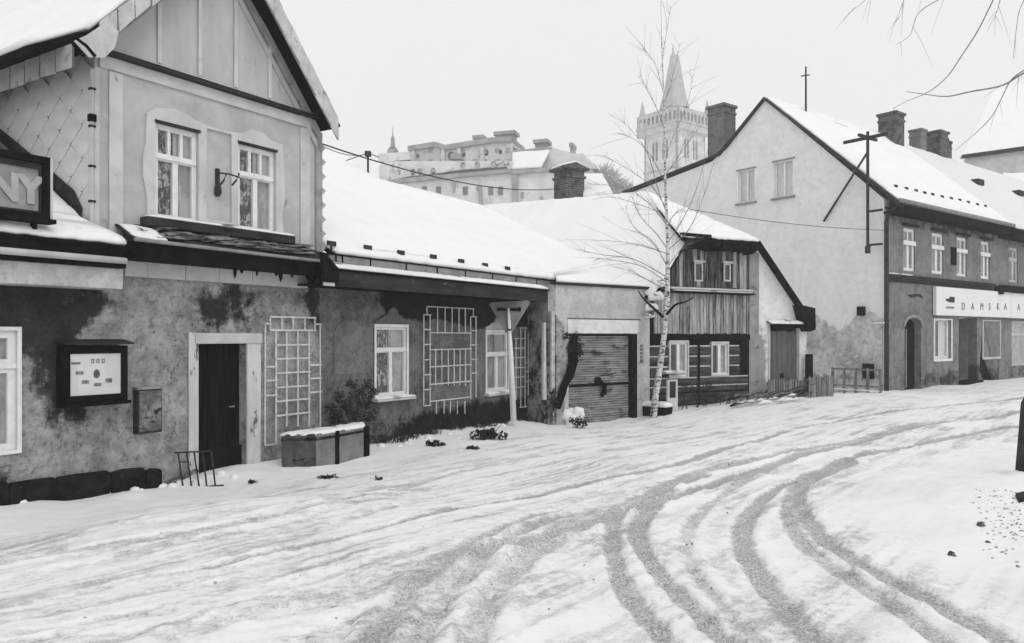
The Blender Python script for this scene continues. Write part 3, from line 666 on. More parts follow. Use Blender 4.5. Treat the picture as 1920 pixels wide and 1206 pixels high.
# plinth stones
x = -4.6
while x < A.u(295):
    wd = R.uniform(.35, .8); h = -.27+R.uniform(-.03, .02)-.05*(x+3.4)
    x1 = min(x+wd, A.u(299)); x1 = A.u(299) if A.u(299)-x1 < .2 else x1; P = []
    for a, b in ((0, -1), (1, -1), (1, .75), (.95, 1), (.4, 1.08), (.05, .97), (0, .7)):
        P.append((x+(x1-x)*a+R.uniform(-.008, .008), -1.0 if b < 0 else h-.18*(1-b)+R.uniform(-.012, .012)))
    part('plinth_stone', MB(A).plate([P], -.07-R.uniform(0, .04), .0), M_STONE, ha, bevel=.02)
    x = x1+.012
part('side_pipe', MB(A).tube([(UL-.06, -.03, 5.45), (UL-.06, -.03, 3.2)], .028, 8), M_WBOARD, ha)
for z_ in (5.15, 4.62, 4.05, 3.55): part('pipe_clip', MB(A).box(UL-.10, UL-.02, -.065, -.0, z_, z_+.03), M_FASCIA, ha)
part('pipe_clip', MB(A).box(UL-.11, UL-.02, -.08, -.0, 4.70, 4.80), M_BLACK, ha)
# iron bracket between the windows
br = thing('wall_bracket', 'small black iron bracket on the wall between the two upper windows', 'bracket', A, (A.u(405), 0, 4.2))
bu = A.u(405); bz = A.z(405, 335)
part('back_plate', MB(A).box(bu-.02, bu+.03, -.06, .0, bz-.10, bz+.16), M_DARKMETAL, br)
part('arm', MB(A).tube([(bu, -.05, bz+.09), (bu+.1, -.2, bz+.07), (bu+.22, -.32, bz+.02)], .014, 6), M_DARKMETAL, br)
for a in (.10, .22): part('hook', MB(A).tube([(bu+a, -a*1.4, bz+.09), (bu+a-.05, -a*1.3, bz-.04), (bu+a-.11, -a*1.2, bz-.12)], .017, 6), M_DARKMETAL, br)
part('insulator', MB(A).tube([(bu, -.04, bz-.30), (bu, -.05, bz-.24), (bu, -.05, bz-.14), (bu, -.04, bz-.10)], [.03, .06, .05, .02], 8), M_DARKMETAL, br)
# ------------------------------------------------------------------ sign board over the annex
sg = thing('sign_board', 'large framed board with raised letters NNY standing above the snowy lean-to roof', 'sign', A, (-3.6, -.5, 3.1))
s0, s1, sz0, sz1 = -5.6, A.u(91, .5), 3.165, 3.965
part('board', MB(A).box(s0, s1-.05, -.48, -.42, sz0+.03, sz1-.03), weathered('sign_face', .26, .36, 2.5, c3=.12, thr=(.55, .7), s3=4), sg)
part('frame', MB(A).plate([rect(s0, s1, sz0, sz1), rect(s0+.07, s1-.085, sz0+.06, sz1-.09)], -.54, -.41), M_BLACK, sg)
part('side_panel', MB(A).box(s1+.001, s1+.03, -.55, -.30, sz0, sz1), M_WBOARD, sg)
part('inner_rail', MB(A).plate([rect(s0+.075, s1-.09, sz0+.065, sz1-.095), rect(s0+.10, s1-.115, sz0+.09, sz1-.17)], -.505, -.481), M_FASCIA, sg)
part('base_rail', MB(A).box(s0, s1+.06, -.58, -.38, sz0-.06, sz0-.004), M_BLACK, sg)
for u in (-5.2, -4.2, s1-.15): part('post', MB(A).box(u-.03, u+.03, -.46, -.40, 2.95, sz0-.061), M_BLACK, sg)
textmesh('NNY', .47, .014, A.mat(s1-1.08, -.495, 3.36), sg, weathered('sign_letters', .36, .44, 3), gap=.1, bold=.022)
# ------------------------------------------------------------------ notice board and meter box
nb = thing('notice_board', 'black framed glass notice board with white sheet and small pictures, hung left of the door', 'notice board', A, (-2.4, 0, .8))
n0, n1 = A.u(112, .1), A.u(232, .1); nz0, nz1 = .72, 1.53
part('case', MB(A).box(n0, n1, -.16, -.0, nz0, nz1-.02), M_BLACK, nb, bevel=.008)
part('frame', MB(A).plate([rect(n0, n1+.01, nz0, nz1-.02), rect(n0+.10, n1-.09, nz0+.10, nz1-.13)], -.19, -.162), M_BLACK, nb, bevel=.006)
part('roof', MB(A).slab([(n0-.03, -.30, nz1), (n1+.04, -.30, nz1), (n1+.04, .0, nz1+.05), (n0-.03, .0, nz1+.05)], .025), M_FASCIA, nb)
part('bottom_rail', MB(A).box(n0-.01, n1+.02, -.26, -.02, nz0-.05, nz0-.003), M_BLACK, nb)
ps = part('notice_sheet', MB(A).box(n0+.09, n1-.08, -.172, -.163, nz0+.09, nz1-.12), M_PAPER, nb)
pw, ph_ = (n1-.09)-(n0+.13), nz1-.26-nz0
for fx, fz, sw, sh in ((-.02, .76, .18, .05), (.07, .50, .15, .08), (.19, .26, .14, .09), (.44, .18, .15, .08), (.68, .26, .13, .11)):
    a = n0+.13+pw*fx; b = nz0+.12+ph_*fz; part('photograph', MB(A).box(a, a+pw*sw, -.178, -.173, b, b+ph_*sh), M_PRINT, ps)
a = n0+.13+pw*.49; b = nz0+.12+ph_*.50
part('round_picture', MB(A).plate([[(a+.045*math.cos(k*.524), b+.062*math.sin(k*.524)) for k in range(12)]], -.178, -.173), M_DARKMETAL, ps)
for k in range(3): part('heading_mark', MB(A).plate([rect(a-.08+k*.075, a-.08+k*.075+.045, b+.15, b+.21), rect(a-.07+k*.075, a-.07+k*.075+.025, b+.17, b+.19)], -.178, -.173), M_PRINT, ps)
part('glass', MB(A).box(n0+.09, n1-.08, -.184, -.181, nz0+.09, nz1-.12), M_GLASS, nb)
mbx = thing('meter_box', 'small rusty upright metal box with lid on the wall left of the black door', 'meter box', A, (-1.4, 0, .5))
m0, m1 = A.u(255, .08), A.u(301, .08); mz0, mz1 = A.z(278, 812, .08), A.z(278, 730, .08)
part('box', MB(A).box(m0, m1, -.12, -.0, mz0, mz1), M_FASCIA, mbx, bevel=.006)
part('cover', MB(A).box(m0+.025, m1-.015, -.132, -.121, mz0+.03, mz1-.02), weathered('rusty_tin', .10, .26, 4, c3=.02, thr=(.5, .6), s3=5), mbx, bevel=.004)
part('lid', MB(A).box(m0-.015, m1+.015, -.14, .0, mz1+.001, mz1+.04), M_TIN, mbx, bevel=.006)
# ------------------------------------------------------------------ trellises
def trellis(label, slats, off=.06, w_=.028, grp='white slat trellises on the house fronts', mat=None):
    px0, py0, _, _ = slats[0]; u, z_ = A.uz(px0, py0, off); root = thing('trellis', label, 'trellis', A, (u, -off, z_), grp)
    for (x0, y0, x1, y1) in slats:
        ua, za = A.uz(x0, y0, off); ub, zb = A.uz(x1, y1, off)
        if abs(x1-x0) < 2: ub = ua; m = MB(A).box(ua-w_/2, ua+w_/2, -off, -off+.018, min(za, zb), max(za, zb), .003)
        else:
            t_ = R.uniform(-.006, .006); m = MB(A).box(min(ua, ub)-w_/2, max(ua, ub)+w_/2, -off-.02, -off-.001, za-w_/2, za+w_/2, .003)
        part('slat', m, mat or M_SLAT, root)
s_ = [(498, 607, 498, 835), (518, 620, 518, 833), (538, 620, 538, 800), (559, 620, 559, 800), (580, 622, 580, 800), (601, 610, 601, 800),
      (507, 594, 507, 620), (529, 594, 529, 620), (550, 594, 550, 621), (572, 595, 572, 621), (591, 596, 591, 622), (507, 594, 591, 596), (507, 619, 591, 620), (498, 607, 507, 607), (591, 608, 601, 609)]
s_ += [(518, y, 580, y) for y in (647, 673, 700, 727, 753, 780)]+[(498, y, 518, y) for y in (688, 714, 742, 835)]+[(580, y, 601, y) for y in (685, 710, 736)]
trellis('white wooden wall trellis just right of the black door, above the concrete planter', s_)
s_ = [(795, 590, 795, 762), (807, 590, 807, 762), (883, 594, 883, 748), (893, 595, 893, 745), (801, 575, 888, 580), (805, 624, 883, 625), (805, 656, 883, 656), (805, 688, 883, 688), (805, 721, 883, 720), (805, 753, 883, 749)]
s_ += [(795, y, 807, y) for y in (590, 618, 646, 675, 703, 731, 761)]+[(883, y, 893, y) for y in (594, 620, 647, 674, 700)]
s_ += [(x, 577, x, 626) for x in (821, 835, 848, 861, 873)]+[(x, 654, x, 723) for x in (817, 829, 841, 852, 863, 873)]+[(x, 752, x, 776) for x in (819, 833, 845, 858, 872)]+[(801, 576, 801, 592), (888, 578, 888, 594)]
trellis('wide white trellis with a fan of thin slats between the two cottage windows', s_, w_=.022)
s_ = [(968, 635, 968, 750), (977, 615, 977, 765), (985, 617, 985, 765), (991, 626, 991, 742), (974, 615, 987, 615), (964, 635, 986, 635)]+[(964, y, 985, y) for y in (653, 671, 690, 708, 727)]+[(985, y, 992, y) for y in (680, 697, 715)]+[(974, 764, 987, 764)]
trellis('narrow white trellis behind the back of the triangular road sign', s_, w_=.022)
# =================================================================== LOW HOUSE
lh = thing('low_house', 'long low dark-walled cottage with broad snowy roof and carved window heads', 'house', A, (UR, 0, 0))
b1 = (A.u(703), A.u(763), .39, 1.85); b2 = (A.u(911), A.u(953), .25, 1.76); BE = 10.34
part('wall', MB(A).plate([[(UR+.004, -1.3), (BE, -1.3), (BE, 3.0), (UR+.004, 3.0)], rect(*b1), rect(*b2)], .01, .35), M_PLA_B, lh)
window(lh, A, *b1, y=.02, lights=1, split=.66, fw=.07, mull=1, curtain=(M_LACE, M_CURT))
window(lh, A, *b2, y=.02, lights=1, split=.62, fw=.08, mull=1, curtain=(M_CURT, M_WBOARD))
for b in (b1, b2):
    part('window_casing', MB(A).plate([rect(b[0]-.03, b[1]+.03, b[2]-.03, b[3]+.05), rect(b[0]+.02, b[1]-.02, b[2]+.02, b[3]-.02)], -.03, .0), M_WHITE, lh, bevel=.006)
    sill(lh, A, b[0]-.08, b[1]+.12, b[2]-.05, -.16, .04)
    um = (b[0]+b[1])/2; wd = (b[1]-b[0])/2
    H = [(-1.05, 0), (1.05, 0), (1.08, .06), (.85, .14), (.62, .15), (.55, .22), (.34, .24), (.26, .36), (.12, .42), (-.1, .41), (-.25, .34), (-.36, .23), (-.58, .2), (-.8, .12), (-1.08, .07)]
    part('window_head', MB(A).plate([[(um+x_*wd, b[3]+.06+z_*.8) for x_, z_ in H]], -.06, .005), M_DOORW if b is b1 else M_CHINK, lh, bevel=.01)
# arched patch of lighter plaster (bricked-up opening), slightly proud
au = A.u(655); P = [(au-.42+0, .9)]+[(au+.42*math.cos(a)-.0, 1.62+.36*math.sin(a)) for a in [math.pi-k*math.pi/10 for k in range(11)]]+[(au+.42, .9)]
part('blocked_arch', MB(A).plate([P], -.004, .009), stained('patched_plaster', .22, .12, .02, fine=16), lh)
# eaves: fascia, apron snow, tin band, main roof
fu0, fu1 = A.u(604, .75), A.u(1043, .75)
part('fascia', MB(A).box(fu0, fu1, -.80, -.74, 2.54, 2.82, .003), M_FASCIA, lh)
part('soffit', MB(A).box(fu0, fu1-.02, -.739, .01, 2.56, 2.60), M_BLACK, lh)
part('apron', MB(A).slab([(fu0+.1, -.84, 2.83), (fu1+.03, -.84, 2.83), (fu1, -.42, 2.94), (fu0+.1, -.42, 2.94)], .03), M_BLACK, lh)
part('snow', MB(A).snow([(fu0+.35, -.82, 2.86), (fu1, -.82, 2.86), (fu1, -.44, 2.96), (fu0+.2, -.44, 2.96)], .05, .12, .015, .003), M_ROOFSNOW, lh, smooth=True)
part('eave_end', MB(A).plate([[(fu0-.03, 2.60), (fu0+.30, 2.60), (fu0+.30, 2.86), (fu0-.03, 3.12), (fu0-.12, 3.12)]], -.86, -.80), M_BLACK, lh)
part('eave_cheek', MB(A).box(fu0-.03, fu0+.22, -.84, -.801, 2.54, 2.66), M_WBOARD, lh)
x = A.u(615, .42); edges = [615, 628, 640, 693, 760, 818, 871, 922, 966, 1005, 1043]
for a, b in zip(edges, edges[1:]):
    part('tin_panel', MB(A).box(A.u(a, .42)+.008, A.u(b, .42)-.008, -.44, -.41, 2.975, 3.15, .002), M_TIN, lh)
    part('seam', MB(A).box(A.u(b, .42)-.015, A.u(b, .42)+.015, -.455, -.4, 2.97, 3.16), M_BLACK, lh)
part('roof_edge', MB(A).box(A.u(612, .42), A.u(1043, .42), -.47, -.3, 3.155, 3.18), M_BLACK, lh)
E0m = A.w(A.u(608, .34), -.34, 3.24); E1 = np.array([1.17, 20.6, 3.10]); E1b = A.w(A.u(1043, .34), -.34, 3.24)
RR = np.array([-1.09, 28.98, 6.42])
nrm = np.cross(E1b-E0m, RR-E0m); nrm /= np.linalg.norm(nrm)
def onplane(px, py, p0=E0m, n_=nrm):
    d = np.array([(px-CX)/F, 1, (HY-py)/F]); o = np.array([0, 0, CZ]); t_ = np.dot(p0-o, n_)/np.dot(d, n_); return o+d*t_
Rb = onplane(705, 337); H1 = onplane(600, 262); H2 = H1-np.append(A.ax[:2], 0)*3.0
R905 = onplane(905, 387)
# keep the left end of the roof behind the tall house
Eleft = A.w(UR+.12, -.34, 3.24)
Hl = H1-np.append(A.ax[:2], 0)*.0
loop = [Eleft, E1b, R905, Rb, H1, H2, A.w(UR+.12, 6, 3.17+.55*6.4)]
# project onto plane
def proj(p): return p-nrm*np.dot(p-E0m, nrm)
loop = [proj(p) for p in loop]
part('roof_deck', MB().slab([p-np.array([0, 0, .16]) for p in loop], .05), M_BLACK, lh)
part('roof_snow', MB().snow([p-np.array([0, 0, .06]) for p in loop], .12, .2, .02, .0), M_ROOFSNOW, lh, smooth=True)
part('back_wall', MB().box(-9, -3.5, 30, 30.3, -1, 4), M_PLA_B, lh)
nz_ = nrm if nrm[2] > 0 else -nrm
for px, py in ((622, 461), (690, 468), (752, 477), (813, 484), (865, 492), (910, 499), (952, 505)):
    p = onplane(px, py+6); f = Ax(p, A.ax, A.ay, (0, 0, 1)); wd = .11
    sgd = part('snow_guard', MB(f).box(-wd, wd, -.01, .02, .06, .15), M_DARKMETAL, lh)
    part('stem', MB(f).box(-.012, .012, .0, .03, -.05, .06), M_DARKMETAL, sgd)
# end wall strip in shade & drainpipe
part('downpipe', MB(A).tube([(BE-.12, -.08, 2.5), (BE-.12, -.08, -.9)], .06, 8), M_BLACK, lh, smooth=True)
am = thing('aerial_mast', 'thin rooftop aerial mast with small crossbar on the far end of the low cottage roof', 'aerial', WORLD, tuple(onplane(690, 325)))
pb = onplane(690, 326); pt = pb*1.0; hgt = (326-285)/F*pb[1]
part('pole', MB().tube([pb, pb+np.array([0, 0, hgt])], .035, 6), M_DARKMETAL, am)
part('crossbar', MB().tube([pb+np.array([-.7, 0, hgt*.6]), pb+np.array([0, 0, hgt*.95]), pb+np.array([.35, 0, hgt*.75])], .015, 5), M_DARKMETAL, am)
part('junction_box', MB().box(pb[0]-.09, pb[0]+.09, pb[1]-.09, pb[1]+.09, pb[2]+hgt*.8, pb[2]+hgt*1.02), M_DARKMETAL, am)
# =================================================================== GARAGE
ga = thing('garage', 'small pale plastered garage with a slatted shutter door under the snowy roof', 'garage', G)
g0, g1 = G.u(1065), G.u(1195)
part('wall', MB(G).plate([[(-.03, -1.4), (g0, -1.4), (g0, 1.715), (g1, 1.705), (g1, -1.4), (3.5, -1.4), (3.5, 3.0), (-.03, 3.0)]], 0, .3), M_PLA_G, ga)
part('side_wall', MB(G).plate([[(-.034, -1.4), (.25, -1.4), (.25, 1.9), (-.034, 2.2)]], -.03, -.002), M_PLA_PEEL, ga)
part('return_wall', MB(Ax(G.w(-.03, .3, 0), G.ay, -G.ax, (0, 0, 1))).box(-.3, 1.6, -.0, .25, -1.4, 3.0), M_PLA_PEEL, ga)
for px0, px1, pz0, pz1 in ((1019, 1024, .0, 2.0), (1034, 1040, .2, 2.3)):
    part('plaster_strip', MB(G).box(G.u(px0, .1), G.u(px1, .1), -.1, -.03, pz0, pz1, .01), M_CHINK, ga)
part('lintel', MB(G).box(g0-.02, g1+.02, -.03, -.001, 1.72, 2.10), M_PLA_C, ga, bevel=.01)
part('lintel_line', MB(G).box(g0-.03, g1+.1, -.035, -.031, 2.101, 2.125), M_DARKMETAL, ga)
part('roof_flashing', MB(G).box(-.06, 3.52, -.07, .2, 3.0, 3.07), M_FASCIA, ga)
gd = part('door_panel', MB(G).box(g0, g1, .18, .22, -1.2, 1.71), M_BLACK, ga)
zz = 1.66; k = 0
while zz > -.85:
    h = .062; part('door_slat', MB(G).box(g0+.03, g1-.22, .135+R.uniform(0, .012), .178, zz-h, zz-.012, .003), M_GDOOR, gd); zz -= h+.004; k += 1
part('door_bar', MB(G).box(g0+.03, g1-.2, .10, .133, .27, .34), M_BLACK, gd)
part('door_jamb', MB(G).box(g1-.20, g1-.01, .0, .16, -1.2, 1.70), M_BLACK, ga)
part('door_jamb', MB(G).box(g0-.0, g0+.04, .02, .16, -1.2, 1.70), M_WBOARD, ga)
part('lock', MB(G).tube([(1.55, .13, .42), (1.55, .04, .42)], .10, 10), M_BLACK, gd)
part('handle', MB(G).tube([(1.72, .12, .34), (1.72, .0, .3), (1.73, .03, .05), (1.72, .1, .0)], .07, 8), M_BLACK, gd)
# vertical number plate of dark marks on the right pier
hp = thing('wall_plaque', 'narrow upright plaque with dark worn marks on the pier right of the shutter door', 'plaque', G, (3.15, 0, 1.0))
uq = G.u(1201); zq0, zq1 = G.z(1201, 680), G.z(1201, 645)
part('board', MB(G).box(uq-.07, uq+.1, -.02, -.001, zq0-.03, zq1+.03), M_PLA_G, hp)
for k in range(5):
    zc = zq1-(zq1-zq0)*(k+.5)/5; part('mark', MB(G).plate([rect(uq-.04, uq+.06, zc-.035, zc+.035), rect(uq-.01, uq+.035, zc-.012, zc+.018)], -.026, -.021), M_DARKMETAL, hp)
# garage roof and log-house roof
LA = math.radians(60.1)
E2 = np.array([3.95, 22.64, 3.08])
def Lw(px, py, off=0): u, z_ = L.uz(px, py, off); return L.w(u, -off, z_)
V0 = Lw(1221, 558, .25); V1 = Lw(1290, 447, .25); V2 = Lw(1425, 452, .25); V3 = Lw(1520, 600, .25)
rd = np.array([-.825, .565, 0]); mid = L.w(2.93, 0, 4.64)
AP = pix(1210, 360, 25.56); RE = AP.copy(); RE = AP+rd*6.6; RE = onplane(905, 387)
part('roof_deck', MB().slab([E1b-[0, 0, .1], E1-[0, 0, .1], E2-[0, 0, .1], RE-[0, 0, .1]], .05), M_BLACK, ga)
part('roof_snow', MB().snow([E1b-A.ax*.5+[0, 0, .02], E1b+[0, 0, .0], E1+[0, 0, .0], E2, RE, RE-A.ax*.5], .10, .2, .015, -.04), M_ROOFSNOW, ga, smooth=True)
# =================================================================== LOG HOUSE
lo_ = thing('log_house', 'old log cottage with a half-hipped snowy roof, plank gable and limewashed right side', 'house', L)
zV = lambda u: None
part('roof_deck', MB().slab([V0-[0, 0, .12], V1-[0, 0, .12], AP-[0, 0, .12], RE-[0, 0, .12]], .05), M_BLACK, lo_)
part('roof_snow', MB().snow([V0, V1, AP, RE], .1, .16, .03, -.02), M_ROOFSNOW, lo_, smooth=True)
V1f = Lw(1278, 443, .45); V2f = Lw(1424, 452, .45)
part('hip_roof_deck', MB().slab([V1f-[0, 0, .14], V2f-[0, 0, .14], AP-[0, 0, .1]], .05), M_BLACK, lo_)
part('hip_roof_snow', MB().snow([V1f, V2f, AP], .1, .14, .04, -.02), M_ROOFSNOW, lo_, smooth=True)
# right slope (falls away from the camera)
V3w = Lw(1522, 598, .25); back = V3w+rd*8; apb = RE
part('right_slope', MB().slab([V2-[0, 0, .01], V3w-[0, 0, .01], back, AP+rd*5.5, AP], .03), M_BLACK, lo_)
part('right_slope_snow', MB().snow([V2+rd*.3, V3w+rd*.3, back, AP+rd*5.5, AP+rd*.3], .08, .3, .02, .03), M_ROOFSNOW, lo_, smooth=True)
p2, p3 = L.uz(1422, 452, .28), L.uz(1512, 596, .28)
part('bargeboard', MB(L).plate([[p2, (p3[0], p3[1]), (p3[0]-.02, p3[1]-.05), (p2[0]-.02, p2[1]-.04)]], -.34, -.26), M_BLACK, lo_)
q1 = [L.uz(a, b, .3) for a, b in ((1500, 572), (1526, 578), (1527, 618), (1516, 622), (1507, 602))]
part('eave_return', MB(L).plate([q1], -.36, .9), M_BLACK, lo_)
# fringe under the hip
fr = MB(L); u0, u1 = L.u(1285, .3), L.u(1424, .3); k = 0
zt0 = L.z(1350, 447, .3)
x = u0
while x < u1:
    wd = R.uniform(.05, .11); d = R.uniform(.22, .42); fr.box(x, x+wd*.9, -.36-R.uniform(0, .06), -.02, zt0-d, zt0-.03, .01); x += wd
part('thatch_fringe', fr, M_BLACK, lo_, stuff=True)
part('apex_board', MB(L).box(L.u(1276, .4), L.u(1330, .4), -.5, -.37, zt0-.05, zt0+.05), M_BLACK, lo_)
# plaster body
GU0, GU1 = -.02, 6.55
gl = lambda u: min(2.62+1.28*(u-.09), 4.52)
prof = [(4.09, -1.2), (6.9, -1.2), (6.9, 2.15), (4.5, 4.55), (4.09, 4.55)]
cd = (L.u(1443), L.u(1499), -.7, 2.02)
part('wall', MB(L).plate([[(4.09, -1.2), (cd[0], -1.2), (cd[0], cd[3]), (cd[1], cd[3]), (cd[1], -1.2), (6.75, -1.2), (6.75, 2.2), (4.55, 4.5), (4.09, 4.5)]], 0, .35), M_PLA_C, lo_)
part('corner_strip', MB(L).box(4.10, 4.5, -.02, -.001, -1.0, 4.3, .0), M_PLA_PEEL if False else weathered('grey_strip', .24, .32, 2, c3=.12, thr=(.55, .65), s3=3), lo_)
part('side_wall', MB(L).box(6.4, 6.75, .35, 7, -1, 2.1), M_PLA_C, lo_)
# planked gable
pm0 = .80; pu1 = 4.08; zb1, zb2 = L.z(1330, 532), L.z(1330, 545)
part('plank_backing', MB(L).plate([[(.05, 1.7), (pu1, 1.7), (pu1, 4.5), (1.55, 4.5), (.12, 2.7)]], .02, .12), M_BLACK, lo_)
wins = [(L.u(1302), L.u(1318), L.z(1310, 528), L.z(1310, 492)), (L.u(1357), L.u(1370), L.z(1363, 528), L.z(1363, 494))]
def vplanks(ua, ub, za, zbf, pitch, mats, skip=()):
    x = ua
    while x < ub-.02:
        wd = pitch*R.uniform(.85, 1.15); x1 = min(x+wd, ub); xm = (x+x1)/2; zt = zbf(xm)
        segs = [(za+R.uniform(-.02, .02), zt)]
        for (a, b, c, d) in skip:
            if a-.02 < xm < b+.02: segs = [(za, c), (d, zt)]
        for (c, d) in segs:
            if d-c > .05: part('plank', MB(L).box(x+.008, x1-.008, -.005-R.uniform(0, .018), .019, c, d, .003), R.choice(mats), lo_)
        x = x1
M_PLANK3 = weathered('dark_planks', .03, .15, 2.6, .9, 30, .5, .01, stretch=(5, 5, .5), c3=.01, thr=(.50, .60), s3=5)
vplanks(.75, pu1, 3.12, lambda u: min(2.66+1.27*(u), 4.45), .145, [M_PLANK3, M_PLANK3, M_PLANK3, M_PLANK2], wins)
vplanks(.20, pu1, 1.72, lambda u: min(2.92, 2.55+1.27*u), .14, [M_PLANK2, M_PLANK2, M_PLANK])
part('ledge', MB(L).box(.75, pu1+.05, -.12, -.001, 3.04, 3.10), M_WBOARD, lo_)
part('ledge_shelf', MB(L).box(.7, pu1+.05, -.22, -.001, 2.93, 2.98), M_BLACK, lo_)
part('snow', MB(L).snow([(.8, -.2, 2.98), (4.0, -.2, 2.98), (4.0, -.05, 2.98), (.8, -.05, 2.98)], .03, .12, .01, .002), M_SNOW, lo_, smooth=True)
for q_ in wins:
    window(lo_, L, q_[0], q_[1], q_[2], q_[3], y=-.01, lights=1, split=1, fw=.05, mull=0, curtain=(M_ROOM, M_ROOM), mat=M_CHINK)
    part('window_board', MB(L).box(q_[0]-.06, q_[1]+.06, -.05, -.012, q_[3], q_[3]+.06), M_CHINK, lo_)
# log walls
lz = [L.z(1300, y) for y in (632, 648, 667, 686, 707, 723, 735, 760)]
c1 = (L.u(1254), L.u(1289), L.z(1272, 708), L.z(1272, 641)); c2 = (L.u(1333), L.u(1364), L.z(1348, 704), L.z(1348, 643))
cols = [(.05, c1[0]-.03), (c1[1]+.03, L.u(1307)), (L.u(1311), c2[0]-.03), (c2[1]+.03, L.u(1386))]
full = [(.05, c1[0]-.03), (c1[0]-.02, L.u(1307)), (L.u(1311), 4.02)]
part('log_backing', MB(L).plate([[(.02, -1.2), (4.085, -1.2), (4.085, 1.72), (.02, 1.72)], rect(*c1), rect(*c2)], .06, .3), M_BLACK, lo_)
part('wall_plate', MB(L).box(.1, 4.1, -.02, .059, 1.52, 1.70), M_BLACK, lo_)
for i in range(1, len(lz)-1):
    zt, zb = lz[i], lz[i+1]
    for (a, b) in (cols if zt > c1[2]+.12 else full):
        if b-a < .05: continue
        h = zt-zb-.035; n = 8; m = MB(L)
        prof = [(a+.005, -.0)]
        ring = [(-.055*math.sin(k*math.pi/6)-.0, zb+.0+h*(1-math.cos(k*math.pi/6))/2) for k in range(7)]
        ia = [m.add(a+.005, y_+.02, z_) for y_, z_ in ring]+[m.add(a+.005, .058, zb+h), m.add(a+.005, .058, zb)]
        ib = [m.add(b-.005, y_+.02, z_) for y_, z_ in ring]+[m.add(b-.005, .058, zb+h), m.add(b-.005, .058, zb)]
        for k in range(len(ia)): j = (k+1) % len(ia); m.fc.append((ia[k], ia[j], ib[j], ib[k]))
        m.fc += [tuple(ia), tuple(reversed(ib))]
        part('log', m, M_LOG, lo_)
        if i < 6: part('chinking', MB(L).box(a+.01, b-.01, -.012, .058, zt-.034, zt+.004, .003), M_CHINK, lo_)
part('corner_post', MB(L).box(L.u(1307)+.002, L.u(1311)-.002, -.04, .058, -.6, 1.5), M_BLACK, lo_)
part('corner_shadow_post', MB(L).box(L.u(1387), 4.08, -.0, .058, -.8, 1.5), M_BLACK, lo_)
for c_ in (c1, c2):
    window(lo_, L, *c_, y=.0, lights=1, split=1, fw=.08, mull=1, curtain=(M_ROOM, M_CURT), bars=0)
    part('window_casing', MB(L).plate([rect(c_[0]-.02, c_[1]+.02, c_[2]-.02, c_[3]+.04), rect(c_[0]+.03, c_[1]-.03, c_[2]+.03, c_[3]-.03)], -.05, -.003), M_WBOARD, lo_)
sill(lo_, L, L.u(1240), L.u(1277), L.z(1260, 697), -.2, .04)
# door of the cottage
cdo = part('door', MB(L).box(cd[0], cd[1], .15, .2, -.9, cd[3]), M_BLACK, lo_)
n = 6
for k in range(n):
    a = cd[0]+(cd[1]-cd[0])*k/n; part('plank', MB(L).box(a+.01, a+(cd[1]-cd[0])/n-.01, .11, .149, -.8, cd[3]-.22+R.uniform(-.02, .02)), M_DOORW, cdo)
part('latch', MB(L).box((cd[0]+cd[1])/2-.08, (cd[0]+cd[1])/2+.03, .07, .109, .28, .42), M_BLACK, cdo)
part('door_hood', MB(L).slab([(cd[0]-.15, -.25, 2.0), (cd[1]+.18, -.25, 2.0), (cd[1]+.18, .0, 2.1), (cd[0]-.15, .0, 2.1)], .03), M_BLACK, lo_)
part('snow', MB(L).snow([(cd[0]-.15, -.24, 2.03), (cd[1]+.16, -.24, 2.03), (cd[1]+.16, -.02, 2.12), (cd[0]-.15, -.02, 2.12)], .06, .12, .015, .0), M_SNOW, lo_, smooth=True)
part('door_jamb', MB(L).box(cd[0]-.08, cd[0]-.003, -.03, .1, -.8, 1.95), M_WBOARD, lo_)
# snowy lumps at the foot of the left verge
for (a, b, r_) in ((1222, 592, .17), (1231, 573, .2), (1242, 548, .16), (1219, 606, .12)):
    p = Lw(a, b-8, .3); m = MB(L)
    part('snow', MB().snow([p+np.array([-r_, -r_*.3, 0]), p+np.array([r_, -r_*.5, .05]), p+np.array([r_, r_, .15]), p+np.array([-r_, r_, .1])], r_*.9, .08, .03, 0), M_ROOFSNOW, lo_, smooth=True)
# chimney behind the ridge
cp = pix(1067, 345, 30.2); cf = Ax((cp[0], cp[1], 0), L.ax, L.ay, (0, 0, 1)); ctop = CZ+(HY-322)/F*30.2; cb = 4.5
ch = part('chimney', MB(cf).box(-.42, .42, -.42, .42, cb, ctop), M_BRICK, lo_)
part('chimney_band', MB(cf).box(-.47, .47, -.47, .47, ctop-.32, ctop-.22), M_BRICK, ch)
part('chimney_cap', MB(cf).box(-.56, .56, -.56, .56, ctop+.002, ctop+.10), M_BRICK, ch)
part('cap_roof', MB(cf).plate([[(-.52, ctop+.102), (.52, ctop+.102), (0, ctop+.26)]], -.5, .5), M_BRICK, ch)
part('snow', MB(cf).snow([(-.52, -.5, ctop+.12), (0, -.5, ctop+.28), (0, .5, ctop+.28), (-.52, .5, ctop+.12)], .07, .12, .01, 0).snow([(0, -.5, ctop+.28), (.52, -.5, ctop+.12), (.52, .5, ctop+.12), (0, .5, ctop+.28)], .07, .12, .01, 0), M_ROOFSNOW, ch, smooth=True)
part('snow', MB().snow([pix(1094, 372, 29.4), pix(1150, 366, 28), pix(1130, 330, 33), pix(1096, 330, 33)], .1, .3), M_ROOFSNOW, lo_, smooth=True)
